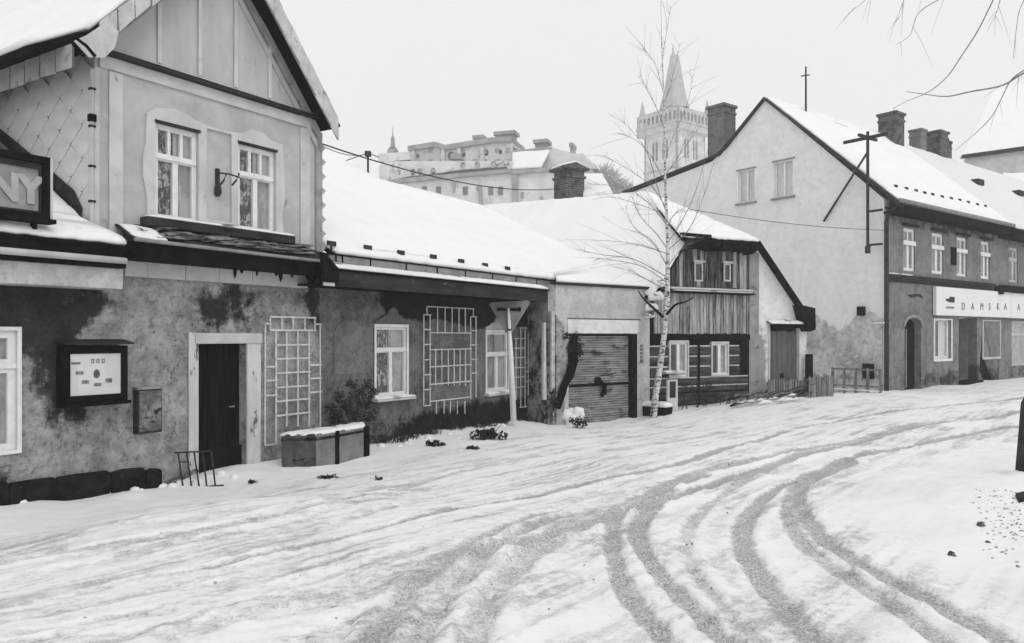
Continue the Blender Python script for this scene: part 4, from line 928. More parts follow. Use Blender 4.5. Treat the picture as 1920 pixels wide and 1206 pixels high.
# =================================================================== SHOP HOUSE
hd = thing('shop_house', 'two-storey street house with pale blank side gable, shop front and long white sign', 'house', D)
DE = 9.8; zE = 6.42; apu, apz = -4.92, 11.34
blind = [(DS.u(1384), DS.u(1415), DS.z(1400, 380), DS.z(1400, 318)), (DS.u(1451), DS.u(1487), DS.z(1468, 370), DS.z(1468, 301))]
gpoly = [(-12.7, -1), (0, -1), (0, 6.55), (apu, apz-.05), (-6.9, 9.65), (-7.6, 9.25), (-12.7, 8.55)]
part('gable_wall', MB(DS).plate([gpoly]+[rect(*b) for b in blind], 0, .35), M_PLA_DS, hd)
part('patched_base', MB(DS).plate([[(-6.5, -1), (-.05, -1)]+[(-.05-k*.16, 2.2+.28*math.sin(k*.45)+R.uniform(-.10, .10)) for k in range(40)]], -.025, -.001), M_PLA_DSL, hd)
for b in blind:
    window(hd, DS, *b, y=.08, lights=1, split=1, fw=.07, mull=1, curtain=(M_PALE, M_PALE), mat=M_WHITE)
    part('sill', MB(DS).box(b[0]-.1, b[1]+.1, -.1, .0, b[2]-.07, b[2]), M_TIN, hd)
    part('lintel', MB(DS).box(b[0]-.08, b[1]+.08, -.03, .0, b[3], b[3]+.05), M_TIN, hd)
up = []
for a, b in ((1694, 1716), (1747, 1769), (1794, 1813), (1839, 1856)): up.append((D.u(a), D.u(b), 4.07, 5.66))
dx0, dx1 = D.u(1696), D.u(1727)
arch = [(dx0, -.9), (dx1, -.9), (dx1, 2.0)]+[((dx0+dx1)/2+(dx1-dx0)/2*math.cos(a), 2.0+.33*math.sin(a)) for a in [k*math.pi/8 for k in range(1, 8)]]+[(dx0, 2.0)]
sw1 = (D.u(1752), D.u(1783), .75, 2.33); nk = (D.u(1798), D.u(1832), -.9, 2.40); sw2 = (D.u(1843), D.u(1874), .75, 2.33)
part('front_wall', MB(D).plate([[(.006, -1), (dx0, -1)]+[arch[-1]]+arch[-2:2:-1]+[(dx1, 2.0), (dx1, -1), (nk[0], -1), (nk[0], nk[3]), (nk[1], nk[3]), (nk[1], -1), (DE, -1), (DE, 6.3), (.006, 6.3)]]+[rect(*b) for b in up]+[rect(*sw1), rect(*sw2)], .0, .35), M_PLA_D, hd)
for b in up:
    window(hd, D, *b, y=.06, lights=2, split=.66, fw=.12, mull=1, curtain=(M_CURT, M_LACE))
    part('transom', MB(D).box(b[0]-.02, b[1]+.02, -.02, .04, b[2]+.96, b[2]+1.12), M_WHITE, hd)
    part('window_head', MB(D).box(b[0]-.1, b[1]+.15, -.10, -.001, b[3]+.06, b[3]+.16), M_FASCIA, hd)
part('shutter', MB(D).box(up[2][0]-.55, up[2][0]-.12, -.05, -.001, 4.5, 5.2), M_BLACK, hd)
part('quoin', MB(D).box(.02, .3, -.03, -.001, 3.95, 6.2), M_WBOARD, hd)
part('string_course', MB(D).box(-.02, DE-.6, -.16, -.001, 3.74, 3.88), M_FASCIA, hd)
part('string_snow', MB(D).snow([(0, -.15, 3.88), (1.8, -.15, 3.88), (1.8, -.02, 3.88), (0, -.02, 3.88)], .04, .15, .01, 0), M_SNOW, hd, smooth=True)
part('string_band', MB(D).box(.05, DE-.6, -.06, -.001, 3.62, 3.70), M_FASCIA, hd)
part('ledge', MB(D).box(DE-.4, DE-.0, -.25, -.001, 3.45, 3.80), M_BLACK, hd)
# entrance
part('door', MB(D).box(dx0-.02, dx1+.02, .25, .3, -.9, 2.4), M_BLACK, hd)
part('door_post', MB(D).box((dx0+dx1)/2-.12, (dx0+dx1)/2-.06, .2, .249, -.3, 1.9), M_TIN, hd)
part('arch_moulding', MB(D).plate([[((dx0+dx1)/2+(dx1-dx0)/2*1.22*math.cos(a), 2.0+.45*math.sin(a)) for a in [k*math.pi/8 for k in range(0, 9)]]+[((dx0+dx1)/2+(dx1-dx0)/2*1.02*math.cos(a), 2.0+.34*math.sin(a)) for a in [k*math.pi/8 for k in range(8, -1, -1)]]], -.05, -.001), M_TIN, hd)
part('wall_relief', MB(D).plate([[(1.7, 3.18), (2.0, 3.08), (2.5, 3.16), (2.9, 3.10), (2.7, 3.24), (2.2, 3.22)]], -.03, -.001), M_DARKMETAL, hd)
window(hd, D, *sw1, y=.1, lights=1, split=1, fw=.1, mull=0, curtain=(M_ROOM, M_PALE))
window(hd, D, *sw2, y=.1, lights=1, split=.66, fw=.1, mull=0, curtain=(M_PALE, M_CURT), mat=M_WBOARD)
for s_ in (sw1, sw2): part('window_casing', MB(D).plate([rect(s_[0]-.08, s_[1]+.08, s_[2]-.1, s_[3]+.0), rect(s_[0], s_[1], s_[2], s_[3]-.05)], -.03, -.001), M_WHITE if s_ is sw1 else M_WBOARD, hd)
part('shop_door', MB(D).box(nk[0], nk[1], .7, .75, -.9, 2.4), M_DARKMETAL, hd)
part('doorway_reveal', MB(D).box(nk[1], nk[1]+.1, .35, .75, -.9, 2.4), M_TIN, hd)
part('doorway_curtain', MB(D).box(nk[0]+.75, nk[0]+1.1, .5, .55, -.6, 2.2), M_TIN, hd)
part('step', MB(D).box(nk[0], nk[1], -.25, .3, -.5, -.18), M_BLACK, hd)
# eaves and roof
part('soffit', MB(D).box(-.05, DE, -.55, -.0, 6.02, 6.10), M_BLACK, hd)
part('eave_board', MB(D).box(-.05, DE, -.58, -.551, 6.05, 6.36), M_BLACK, hd)
part('gutter', MB(D).tube([(-.1, -.62, 6.42), (DE, -.62, 6.38)], .085, 8), M_TIN, hd, smooth=True)
rw = D.w(0, 0, 0)
def dpt(s, back, z_): return D.w(s, back, z_)
rl_ = [dpt(-.12, -.6, 6.35), dpt(DE, -.6, 6.35), dpt(DE, 4.92, 11.36), dpt(-.12, 4.92, 11.36)]
part('roof_deck', MB().slab([p-np.array([0, 0, .05]) for p in rl_], .05), M_DARKMETAL, hd)
rl2 = [dpt(.02, -.55, 6.40), dpt(DE-.05, -.55, 6.40), dpt(DE-.05, 4.92, 11.38), dpt(.02, 4.92, 11.38)]
part('roof_snow', MB().snow(rl2, .10, .2, .02, .0), M_ROOFSNOW, hd, smooth=True)
part('rear_slope', MB().slab([dpt(-.12, 4.92, 11.3), dpt(DE, 4.92, 11.3), dpt(DE, 7.2, 9.4), dpt(-.12, 7.2, 9.4)], .08), M_DARKMETAL, hd)
part('lean_to_roof', MB().slab([dpt(-.12, 7.15, 9.45), dpt(DE, 7.15, 9.45), dpt(DE, 13, 8.55), dpt(-.12, 13, 8.55)], .04), M_DARKMETAL, hd)
part('verge_board', MB(DS).plate([[(.6, 6.22), (.6, 6.34), (apu, apz+.05), (apu, apz-.06)]], -.13, -.001), M_DARKMETAL, hd)
part('verge_board', MB(DS).plate([[(apu-.002, apz+.05), (-6.8, 9.78), (-7.3, 9.50), (-12.9, 8.72), (-12.9, 8.65), (-7.3, 9.41), (-6.83, 9.66), (apu-.002, apz-.06)]], -.13, -.001), M_DARKMETAL, hd)
drm = nrm
P0_, P1_, P2_ = rl2[0], rl2[1], rl2[2]; nD = np.cross(P1_-P0_, P2_-P0_); nD /= np.linalg.norm(nD)
for a, b in ((1680, 353), (1700, 357), (1718, 361), (1734, 365), (1749, 368), (1767, 372), (1784, 375), (1800, 378), (1816, 382), (1833, 386), (1848, 389)):
    p = onplane(a, b+5, P0_, nD); f = Ax(p, D.ax, D.ay, (0, 0, 1))
    part('snow_guard', MB(f).box(-.10, .10, -.02, .03, .02, .22), M_FASCIA, hd)
def chimney(parent, px0, px1, pyt, Yd, zbot, f, snow=True, mat=None):
    c = pix((px0+px1)/2, pyt, Yd); wd = (px1-px0)/F*Yd/2.55; q_ = Ax((c[0], c[1], 0), f.ax, f.ay, (0, 0, 1)); zt = c[2]
    c_ = part('chimney', MB(q_).box(-wd, wd, -wd, wd, zbot, zt-.12), mat or M_BRICK, parent)
    part('chimney_cap', MB(q_).box(-wd*1.15, wd*1.15, -wd*1.15, wd*1.15, zt-.118, zt), mat or M_BRICK, c_)
    part('chimney_band', MB(q_).box(-wd*1.08, wd*1.08, -wd*1.08, wd*1.08, zt-.42, zt-.32), mat or M_BRICK, c_)
chimney(hd, 1650, 1692, 214, 37.0, 9.5, D)
chimney(hd, 1330, 1376, 200, 35.6, 8.0, D, mat=weathered('pale_sooty_brick', .14, .20, 3, c3=.08, thr=(.5, .7), s3=5))
part('roof_hatch', MB(Ax(onplane(1578, 240, P0_, nD), D.ax, D.ay, (0, 0, 1))).box(-.5, .5, 0, .2, .05, .15), M_FASCIA, hd)
# downpipe at the corner
part('downpipe', MB(D).tube([(.25, -.62, 6.35), (.1, -.4, 6.22), (.02, -.12, 5.98), (-.03, -.10, 5.7), (-.03, -.10, 2.0), (-.03, -.10, -.6)], .085, 8), M_DARKMETAL, hd, smooth=True)
vb = single('wall_vent', MB(DS).box(DS.u(1611), DS.u(1623), -.18, -.001, DS.z(1617, 592), DS.z(1617, 575)), M_BLACK, 'small black vent box high on the pale side gable left of the downpipe', 'vent')
eb = single('electric_box', MB(DS).box(DS.u(1622), DS.u(1640), -.2, -.03, DS.z(1630, 710), DS.z(1630, 682)), M_BLACK, 'dark electricity box low on the crumbling side wall beside the street corner', 'electric box')
part('cable', MB(DS).tube([(DS.u(1638), -.05, 2.1), (DS.u(1662), -.12, 2.12)], .03, 5), M_WHITE, hd)
# shop sign
ss = thing('shop_sign', 'long white shop sign lettered DAMSKA A above the shop windows', 'sign', D, (4, -.1, 2.45))
g0_, gm_, g1_ = D.u(1755, .15), D.u(1895, .15), 15.5
part('panel', MB(D).box(g0_, gm_-.015, -.17, -.03, 2.45, 3.56), M_SIGNW, ss, bevel=.01)
part('panel', MB(D).box(gm_+.015, g1_, -.17, -.03, 2.44, 3.55), M_SIGNW, ss, bevel=.01)
for ch_, px in zip('DAMSKA', (1803, 1821, 1838, 1854, 1869, 1883)): textmesh(ch_, .42, .006, D.mat(D.u(px, .18), -.178, D.z(px, 580, .18)-.02), ss, M_SIGNG)
textmesh('A', .42, .006, D.mat(D.u(1908, .18), -.178, D.z(1908, 581, .18)-.02), ss, M_SIGNG)
ue = D.u(1774, .18); ze = D.z(1774, 580, .18)
part('emblem', MB(D).plate([[(ue, ze+.42), (ue+.3, ze+.42), (ue+.32, ze+.5), (ue+.75, ze+.5), (ue+.75, ze+.28), (ue+.3, ze+.28), (ue, ze+.34)]], -.18, -.172), M_DARKMETAL, ss)
part('emblem', MB(D).box(ue+.02, ue+.72, -.18, -.172, ze+.04, ze+.11), M_SIGNG, ss)
# tv mast and utility mast
tm = thing('aerial_mast', 'tall television aerial mast on the ridge behind the gable peak of the shop house', 'aerial', WORLD, tuple(pix(1511, 235, 33.5)))
pA = pix(1511, 232, 33.0); part('pole', MB().tube([pA-[0, 0, .6], pix(1511, 125, 33.0)], [.05, .035], 6), M_DARKMETAL, tm)
q_ = pix(1511, 143, 33.0); part('crossbar', MB().tube([q_+[-.2, 0, .0], q_+[.15, 0, .05]], .03, 5), M_DARKMETAL, tm)
part('stay_bracket', MB().tube([pix(1511, 222, 33), pix(1520, 226, 33), pix(1510, 236, 33)], .06, 5), M_DARKMETAL, tm)
um_ = thing('utility_mast', 'iron cable mast with crossarm and long diagonal brace fixed to the side gable', 'mast', DS, (DS.u(1627), -.3, 5.3))
mu = DS.u(1627, .35)
part('pole', MB(DS).tube([(mu, -.35, DS.z(1627, 465, .35)), (mu, -.35, DS.z(1627, 247, .35))], .055, 8), M_DARKMETAL, um_)
part('crossarm', MB(Ax(DS.w(mu, -.35, DS.z(1627, 258, .35)), DP.ax, DP.ay, (0, 0, 1))).box(-.62, .62, -.04, .04, -.05, .05), M_DARKMETAL, um_)
part('crossarm', MB(DS).box(mu-.9, mu+.75, -.42, -.36, DS.z(1627, 262, .35), DS.z(1627, 256, .35)), M_DARKMETAL, um_)
part('brace', MB(DS).tube([(mu, -.35, DS.z(1627, 285, .35)), (DS.u(1545), -.02, DS.z(1545, 415))], .04, 6), M_DARKMETAL, um_)
for y_ in (397, 460): part('tie_bar', MB(DS).box(mu, .12, -.38, -.33, DS.z(1627, y_+2, .35), DS.z(1627, y_-2, .35)), M_DARKMETAL, um_)
part('insulator', MB(DS).tube([(mu, -.35, DS.z(1627, 475, .35)), (mu, -.35, DS.z(1627, 462, .35))], .10, 8), M_DARKMETAL, um_)
# =================================================================== NEIGHBOUR
hn = thing('neighbour_house', 'next street house to the right sharing the terrace, greyer snowy roof and two brick chimneys', 'house', D, (DE, 0, 0))
n_up = [(D.u(1892), D.u(1909), 4.05, 5.6), (D.u(1935), D.u(1950), 4.05, 5.6)]
n_lo = [(D.u(1897), D.u(1945), .3, 2.33)]
part('front_wall', MB(D).plate([[(DE+.004, -1), (26, -1), (26, 6.3), (DE+.004, 6.3)]]+[rect(*b) for b in n_up+n_lo], .004, .35), M_PLA_D, hn)
for b in n_up: window(hn, D, *b, y=.06, lights=2, split=.66, fw=.11, mull=1, mat=M_WBOARD)
window(hn, D, *n_lo[0], y=.1, lights=1, split=.7, fw=.1, mull=0, curtain=(M_CURT, M_CURT), mat=M_WBOARD)
part('ledge', MB(D).box(DE+.05, 26, -.3, -.001, 3.58, 3.85), M_BLACK, hn)
part('soffit', MB(D).box(DE+.004, 26, -.6, -.0, 5.9, 6.30), M_BLACK, hn)
part('roof_deck', MB().slab([dpt(DE+.01, -.7, 6.2), dpt(26, -.7, 6.2), dpt(26, 4.9, 11.1), dpt(DE+.01, 4.9, 11.1)], .05), M_DARKMETAL, hn)
part('roof_snow', MB().snow([dpt(DE+.03, -.68, 6.26), dpt(26, -.68, 6.26), dpt(26, 4.9, 11.15), dpt(DE+.03, 4.9, 11.15)], .07, .3, .02, .0), snowmat('thin_roof_snow', .76), hn, smooth=True)
part('rear_slope', MB().slab([dpt(DE+.01, 4.92, 11.1), dpt(26, 4.92, 11.1), dpt(26, 10, 6.6), dpt(DE+.01, 10, 6.6)], .08), M_DARKMETAL, hn)
chimney(hn, 1707, 1735, 244, 40.5, 9.5, D, mat=weathered('light_brick', .16, .22, 3))
chimney(hn, 1732, 1774, 249, 41.5, 9.5, D)
chimney(hn, 1764, 1783, 266, 42.5, 9.5, D)
pn = [dpt(DE+.03, -.68, 6.26), dpt(26, -.68, 6.26), dpt(26, 4.9, 11.15)]; nN = np.cross(pn[1]-pn[0], pn[2]-pn[0]); nN /= np.linalg.norm(nN)
for a, b in ((1836, 350), (1912, 370)): part('roof_vent', MB(Ax(onplane(a, b, pn[0], nN), D.ax, D.ay, (0, 0, 1))).box(-.35, .35, -.1, .25, .08, .35), M_FASCIA, hn)
# far house at right
hf = thing('far_house', 'pale snow-roofed house partly seen at the right edge beyond the terrace chimneys', 'house', WORLD, (34, 62, 0))
p = [pix(1800, 296, 58), pix(2050, 262, 58), pix(2080, 120, 66), pix(1860, 170, 66)]
part('roof', MB().slab([p_-[0, 0, .1] for p_ in p], .1), M_FARR, hf)
part('roof_snow', MB().snow(p, .12, .6, .05, 0), M_ROOFSNOW, hf, smooth=True)
part('fascia', MB().slab([pix(1806, 290, 57.5), pix(2050, 256, 57.5), pix(2050, 265, 57.5), pix(1806, 297, 57.5)], .2), M_FASCIA, hf)
part('wall', MB().slab([pix(1812, 297, 57.8), pix(2050, 266, 57.8), pix(2050, 640, 57.8), pix(1812, 640, 57.8)], .3), M_WBOARD, hf)
hf2 = thing('far_cottage', 'lower snow-covered roof just under the far house at the right edge', 'house', WORLD, (32, 52, 0))
p = [pix(1856, 366, 50), pix(2050, 372, 50), pix(2050, 326, 54), pix(1880, 326, 54)]
part('roof_snow', MB().snow(p, .12, .5, .05, 0), M_ROOFSNOW, hf2, smooth=True)
part('ridge', MB().tube([pix(1872, 329, 54.1), pix(1895, 325, 54.1), pix(2050, 330, 54.1)], .06, 5), M_FASCIA, hf2)
part('wall', MB().slab([pix(1866, 366, 50.3), pix(2050, 373, 50.3), pix(2050, 640, 50.3), pix(1866, 640, 50.3)], .3), M_FAR, hf2)
# =================================================================== TOWN BUILDING (far)
TB = Fr(*pix(960, 330, 108)[:2], 108)
th_ = thing('town_hall', 'large hazy multi-storey town building with chimneys above the snowy roofs', 'building', TB)
def tu(px, off=0): return TB.u(px, off)
def tz(px, py, off=0): return TB.z(px, py, off)
zb = 2
up1 = [TB.uz(a, b) for a, b in ((767, 275), (800, 270), (818, 267), (838, 273), (880, 266), (925, 259), (960, 258))]
hl = []
for a, b, r_ in ((783, 293, 5), (845, 292, 9), (869, 290, 6), (912, 287, 6), (938, 285, 5)):
    u, z_ = TB.uz(a, b); rr = r_/F*105; hl.append([(u+rr*.8*math.cos(k*math.pi/4), z_+rr*math.sin(k*math.pi/4)) for k in range(8)])
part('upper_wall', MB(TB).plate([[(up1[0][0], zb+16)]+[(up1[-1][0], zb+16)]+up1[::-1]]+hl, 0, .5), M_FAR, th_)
part('upper_backing', MB(TB).box(up1[0][0], up1[-1][0], .6, 14, zb, up1[0][1]-1), M_FARD, th_)
part('side_wall', MB(TB).box(up1[-1][0]-.5, up1[-1][0]-.01, .6, 14, zb, up1[-1][1]-.3), M_FAR, th_)
for (a, b), (c, d) in zip(up1, up1[1:]):
    part('roof_edge', MB(TB).plate([[(a, b-.7), (c, d-.7), (c, d), (a, b)]], -.5, 6), M_FARR, th_)
for px0, px1, pt_, pb_ in ((880, 900, 250, 268), (920, 960, 243, 262), (995, 1022, 258, 278), (1063, 1070, 264, 284)):
    u0, u1 = tu(px0), tu(px1); zt, z0_ = tz(px0, pt_), tz(px0, pb_); w4 = (u1-u0)*.12
    c_ = part('chimney', MB(TB).plate([[(u0+w4, z0_-2), (u1-w4, z0_-2), (u1-w4*.8, zt-.5), (u0+w4*.8, zt-.5)]], 1.5, 3.2), M_FARR, th_)
    part('chimney_cap', MB(TB).box(u0-.02, u1+.02, 1.2, 3.5, zt-.498, zt), M_FARR, c_)
# lower projecting wing with round left end
lw_ = [(a, b) for a, b in ((705, 305), (740, 303), (820, 301), (960, 300))]
wh = []
for a in (746, 774, 787, 812, 868, 895, 925, 950): 
    y_ = 324-(a-746)*.045-(0 if a < 830 else 8); u, z_ = TB.uz(a, y_, 3); wh.append([(u+.45*math.cos(k*math.pi/4), z_+.5*math.sin(k*math.pi/4)) for k in range(8)])
uw0, uw1 = TB.u(706, 3), TB.u(960, 3)
zw = TB.z(830, 332, 3)
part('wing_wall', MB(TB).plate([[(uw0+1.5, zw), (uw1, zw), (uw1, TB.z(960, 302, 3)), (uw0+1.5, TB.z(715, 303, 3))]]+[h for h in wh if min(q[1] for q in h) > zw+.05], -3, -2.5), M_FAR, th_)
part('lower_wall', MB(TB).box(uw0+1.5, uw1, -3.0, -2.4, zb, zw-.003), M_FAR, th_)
part('wing_backing', MB(TB).box(uw0+1.5, uw1, -2.3, -.1, zb, TB.z(960, 306, 3)-.3), M_FARD, th_)
part('turret', MB(TB).tube([(uw0+1.8, -1.5, zb), (uw0+1.8, -1.5, TB.z(715, 310, 3)), (uw0+1.8, -1.5, TB.z(715, 302, 3))], [2.0, 2.0, 1.3], 14), M_FAR, th_, smooth=False)
part('string_course', MB(TB).plate([[TB.uz(705, 341, 3), TB.uz(960, 318, 3), TB.uz(960, 325, 3), TB.uz(705, 349, 3)]], -3.7, -3.01), M_FARR, th_)
part('string_course', MB(TB).box(uw0, TB.u(770, 2), -2.5, -.5, TB.z(740, 303, 2), TB.z(740, 288, 2)), M_FAR, th_)
for a, b, c, d in ((848, 853, 343, 361), (893, 903, 349, 358), (1012, 1018, 368, 378), (976, 982, 360, 372)):
    part('window', MB(TB).box(TB.u(a, 3.1), TB.u(b, 3.1), -3.1, -3.001, TB.z(a, d, 3.1), TB.z(a, c, 3.1)), M_FARR, th_)
part('rain_pipe', MB(TB).tube([(TB.u(900, 3.2), -3.2, TB.z(900, 350, 3.2)), (TB.u(902, 3.2), -3.2, TB.z(902, 392, 3.2))], .22, 6), M_FARR, th_)
for a in (775, 800, 822, 860, 884, 902, 925, 945):
    for yy_ in (283+R.uniform(-2, 2), 304):
        if R.random() < .8: part('window', MB(TB).box(tu(a+7)-.3, tu(a+7)+.35, -.06, -.001, tz(a+7, yy_+4), tz(a+7, yy_-5)), M_FARR, th_)
for a in (776, 832, 862, 905): part('pilaster', MB(TB).box(tu(a)-.25, tu(a)+.25, -.35, -.062, tz(a, 316), tz(a, 277)), M_FAR, th_)
for a in (760, 795, 822, 872, 920, 938): part('window', MB(TB).box(TB.u(a, 3.1)-.35, TB.u(a, 3.1)+.35, -3.1, -3.001, TB.z(a, 366, 3.1), TB.z(a, 350, 3.1)), M_FARD, th_)
part('dormer', MB(TB).plate([[TB.uz(846, 300, .4), TB.uz(866, 300, .4), TB.uz(866, 291, .4), TB.uz(856, 286, .4), TB.uz(846, 291, .4)]], -.9, 0), M_FARR, th_)
# right wing with mansard
ur0, ur1 = TB.u(961, 3), TB.u(1062, 3)
part('right_wing_wall', MB(TB).box(ur0, ur1, -3, 8, zb, TB.z(1000, 319, 3)), M_FAR, th_)
part('cornice', MB(TB).box(ur0-.2, ur1+.3, -3.5, -3.01, TB.z(1000, 325, 3), TB.z(1000, 318, 3)), M_FARR, th_)
part('corner_pilaster', MB(TB).box(ur0+.02, ur0+.8, -3.35, -3.01, zb, TB.z(1000, 326, 3)), M_FARR, th_)
part('corner_pilaster', MB(TB).box(ur1-1.0, ur1-.1, -3.35, -3.01, zb, TB.z(1000, 326, 3)), M_FARR, th_)
m1 = [TB.w(TB.u(961, 3), -3.1, TB.z(961, 321, 3)), TB.w(TB.u(1016, 3), -3.1, TB.z(1016, 317, 3)), TB.w(TB.u(1032, 0), 0, TB.z(1032, 285, 0)), TB.w(TB.u(961, 0), 0, TB.z(961, 290, 0))]
part('mansard', MB().slab(m1, .15), M_FARR, th_); part('mansard_snow', MB().snow(m1, .3, 1, .05, .16), M_ROOFSNOW, th_, smooth=True)
part('mansard_ridge', MB().tube([m1[3]+[0, 0, .3], TB.w(TB.u(1035, 0), 0, TB.z(1035, 278))], .25, 5), M_FARR, th_)
part('mansard_side', MB(TB).plate([[TB.uz(1016, 318), TB.uz(1030, 286), TB.uz(1040, 279), TB.uz(1060, 285), TB.uz(1085, 291), TB.uz(1095, 289), TB.uz(1100, 300), TB.uz(1122, 318)]], -.6, 8), M_FAR, th_)
part('rear_block', MB(TB).plate([[(TB.u(1062, 0), zb), (TB.u(1128, 0), zb), TB.uz(1128, 350), TB.uz(1112, 318), (TB.u(1062, 0), tz(1062, 318))]], .0, 6), M_FAR, th_)
sp = thing('spire', 'tiny needle spire of the little turret at the left end of the hazy town building', 'spire', TB, (tu(717), 3, 20))
f_ = Ax(TB.w(tu(719), 3, 0), TB.ax, TB.ay, (0, 0, 1)); k_ = 110/F
part('base', MB(f_).box(-.6, .6, -.6, .6, tz(719, 300), tz(719, 272)), M_FARR, sp)
part('ring', MB(f_).box(-.42, .42, -.42, .42, tz(719, 272)+.002, tz(719, 268)), M_FARD, sp)
part('needle', MB(f_).tube([(0, 0, tz(719, 268)), (0, 0, tz(719, 250)), (0, 0, tz(719, 244)), (0, 0, tz(719, 228))], [.4, .28, .1, .02], 8), M_FARR, sp)
tm_ = MB()
for k in range(900):
    px = R.gauss(1150, 32); top = 372-52*math.exp(-((px-1135)/38)**2)-R.uniform(0, 5); py = R.uniform(top, 378); p = pix(px, py, 104+R.uniform(-4, 4)); a = R.uniform(0, 6.28)
    tm_.tube([p, p+np.array([math.cos(a)*.9, 0, R.uniform(.3, 1.3)])], [.09, .03], 3, False)
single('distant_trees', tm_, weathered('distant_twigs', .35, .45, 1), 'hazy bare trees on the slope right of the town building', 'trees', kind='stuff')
# =================================================================== CHURCH TOWER
CTY = 196.; cc = pix(1265, 630, CTY+9); CT = Fr(cc[0], cc[1], 52)
kx = CTY/F
ct = thing('church_tower', 'faint square church tower with gallery, corner pinnacles and a blunt spire in the haze', 'tower', CT)
def czz(py): return CZ+(HY-py)*kx
W2 = 5.55
wins_ = []
zt = czz(236); 
def tower_face(fr_):
    ho_ = []
    for (u, z0_, z1_) in ((-1.9, czz(291), czz(252)), (1.5, czz(291), czz(252))):
        for s_ in (-.55, .55): ho_.append([(u+s_-.4, z0_), (u+s_+.4, z0_), (u+s_+.4, z1_-.7), (u+s_, z1_), (u+s_-.4, z1_-.7)])
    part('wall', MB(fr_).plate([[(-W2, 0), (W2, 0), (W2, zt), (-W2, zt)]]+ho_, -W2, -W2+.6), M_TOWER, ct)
    part('cornice', MB(fr_).box(-W2-.2, W2+.2, -W2-.3, -W2-.01, czz(312), czz(309)), M_TOWERR, ct)
    # gallery with open arcade
    gh = []; gz0, gz1 = czz(222), czz(205); n = 9
    for k in range(n):
        u = -6.4+12.8*(k+.5)/n; gh.append([(u-.42, gz0), (u+.42, gz0), (u+.42, gz1-.5), (u, gz1), (u-.42, gz1-.5)])
    part('gallery', MB(fr_).plate([[(-6.9, czz(240)), (6.9, czz(240)), (6.9, czz(200)), (-6.9, czz(200))]]+gh, -6.9, -6.4), M_TOWERG, ct)
    part('gallery_band', MB(fr_).box(-7.1, 7.1, -7.1, -6.91, czz(228), czz(223)), M_TOWERR, ct)
for q_ in range(4):
    a = math.radians(90*q_); ca, sa = math.cos(a), math.sin(a)
    tower_face(Ax(CT.o, CT.ax*ca+CT.ay*sa, CT.ay*ca-CT.ax*sa, (0, 0, 1)))
part('core', MB(CT).box(-4.6, 4.6, -4.6, 4.6, 0, zt-.1), M_FARD, ct)
part('gallery_floor', MB(CT).box(-6.3, 6.3, -6.3, 6.3, czz(241), czz(236)), M_TOWER, ct)
part('gallery_core', MB(CT).box(-5.2, 5.2, -5.2, 5.2, czz(235.9), czz(206)), M_TOWERR, ct)
rf = MB(CT); zz0, zz1, zz2 = czz(206), czz(186), czz(80)
ra, rb, rc = 6.95, 3.2, .95
for r_, z_ in ((ra, zz0+.4), (rb*1.06, czz(188))):
    pass
i0 = [rf.add(x_*ra, y_*ra, czz(199.8)) for x_, y_ in ((-1, -1), (1, -1), (1, 1), (-1, 1))]; i1 = [rf.add(x_*3.4, y_*3.4, czz(188)) for x_, y_ in ((-1, -1), (1, -1), (1, 1), (-1, 1))]
for k in range(4): rf.fc.append((i0[k], i0[(k+1) % 4], i1[(k+1) % 4], i1[k]))
rf.fc += [tuple(i0), tuple(i1)]
part('gallery_roof', rf, M_TOWERR, ct)
part('spire', MB(CT).tube([(0, 0, czz(187)), (0, 0, czz(150)), (0, 0, czz(112)), (0, 0, czz(80))], [6.6*.5+.9, 2.9, 1.95, 1.15], 6), M_TOWERR, ct)
part('finial', MB(CT).tube([(-.6, 0, czz(80)), (-.8, 0, czz(60))], [.5, .05], 5), M_TOWERR, ct)
for sx, sy in ((-1, -1), (1, -1), (1, 1), (-1, 1)):
    part('pinnacle', MB(CT).tube([(sx*5.9, sy*5.9, czz(201)), (sx*5.9, sy*5.9, czz(190)), (sx*5.9, sy*5.9, czz(168))], [.95, .7, .03], 6), M_TOWERR, ct)
# =================================================================== STREET OBJECTS
# road sign seen from behind
sy = 19.4
rs = thing('road_sign', 'inverted triangular road sign seen from behind on a white tapering pole', 'road sign', WORLD, (pix(962, 785, sy)[0], sy, -.6))
def sp_(px, py, d=0): p = pix(px, py, sy); return p+np.array([0, d, 0])
sf = Fr(pix(957, 600, sy)[0], sy, 86)
tri = [sf.uz(a, b) for a, b in ((917, 571), (921, 567), (990, 563), (995, 567), (960, 625), (948, 623))]
part('sign_plate', MB(sf).plate([tri], .05, .065), M_SIGNG, rs, bevel=.004)
part('clamp', MB(sf).box(sf.u(932), sf.u(974), .005, .045, sf.z(953, 583), sf.z(953, 578)), M_BLACK, rs)
part('clamp_bolt', MB(sf).box(sf.u(972), sf.u(977), -.01, .045, sf.z(975, 584), sf.z(975, 576)), M_BLACK, rs)
part('pole', MB().tube([pix(953, 578, sy), pix(955, 615, sy), pix(957, 660, sy), pix(963, 790, sy)], [.038, .042, .07, .08], 10), M_WHITE, rs, smooth=True)
part('pole_ring', MB().tube([pix(955, 617, sy), pix(955, 620, sy)], .065, 10), M_DARKMETAL, rs)
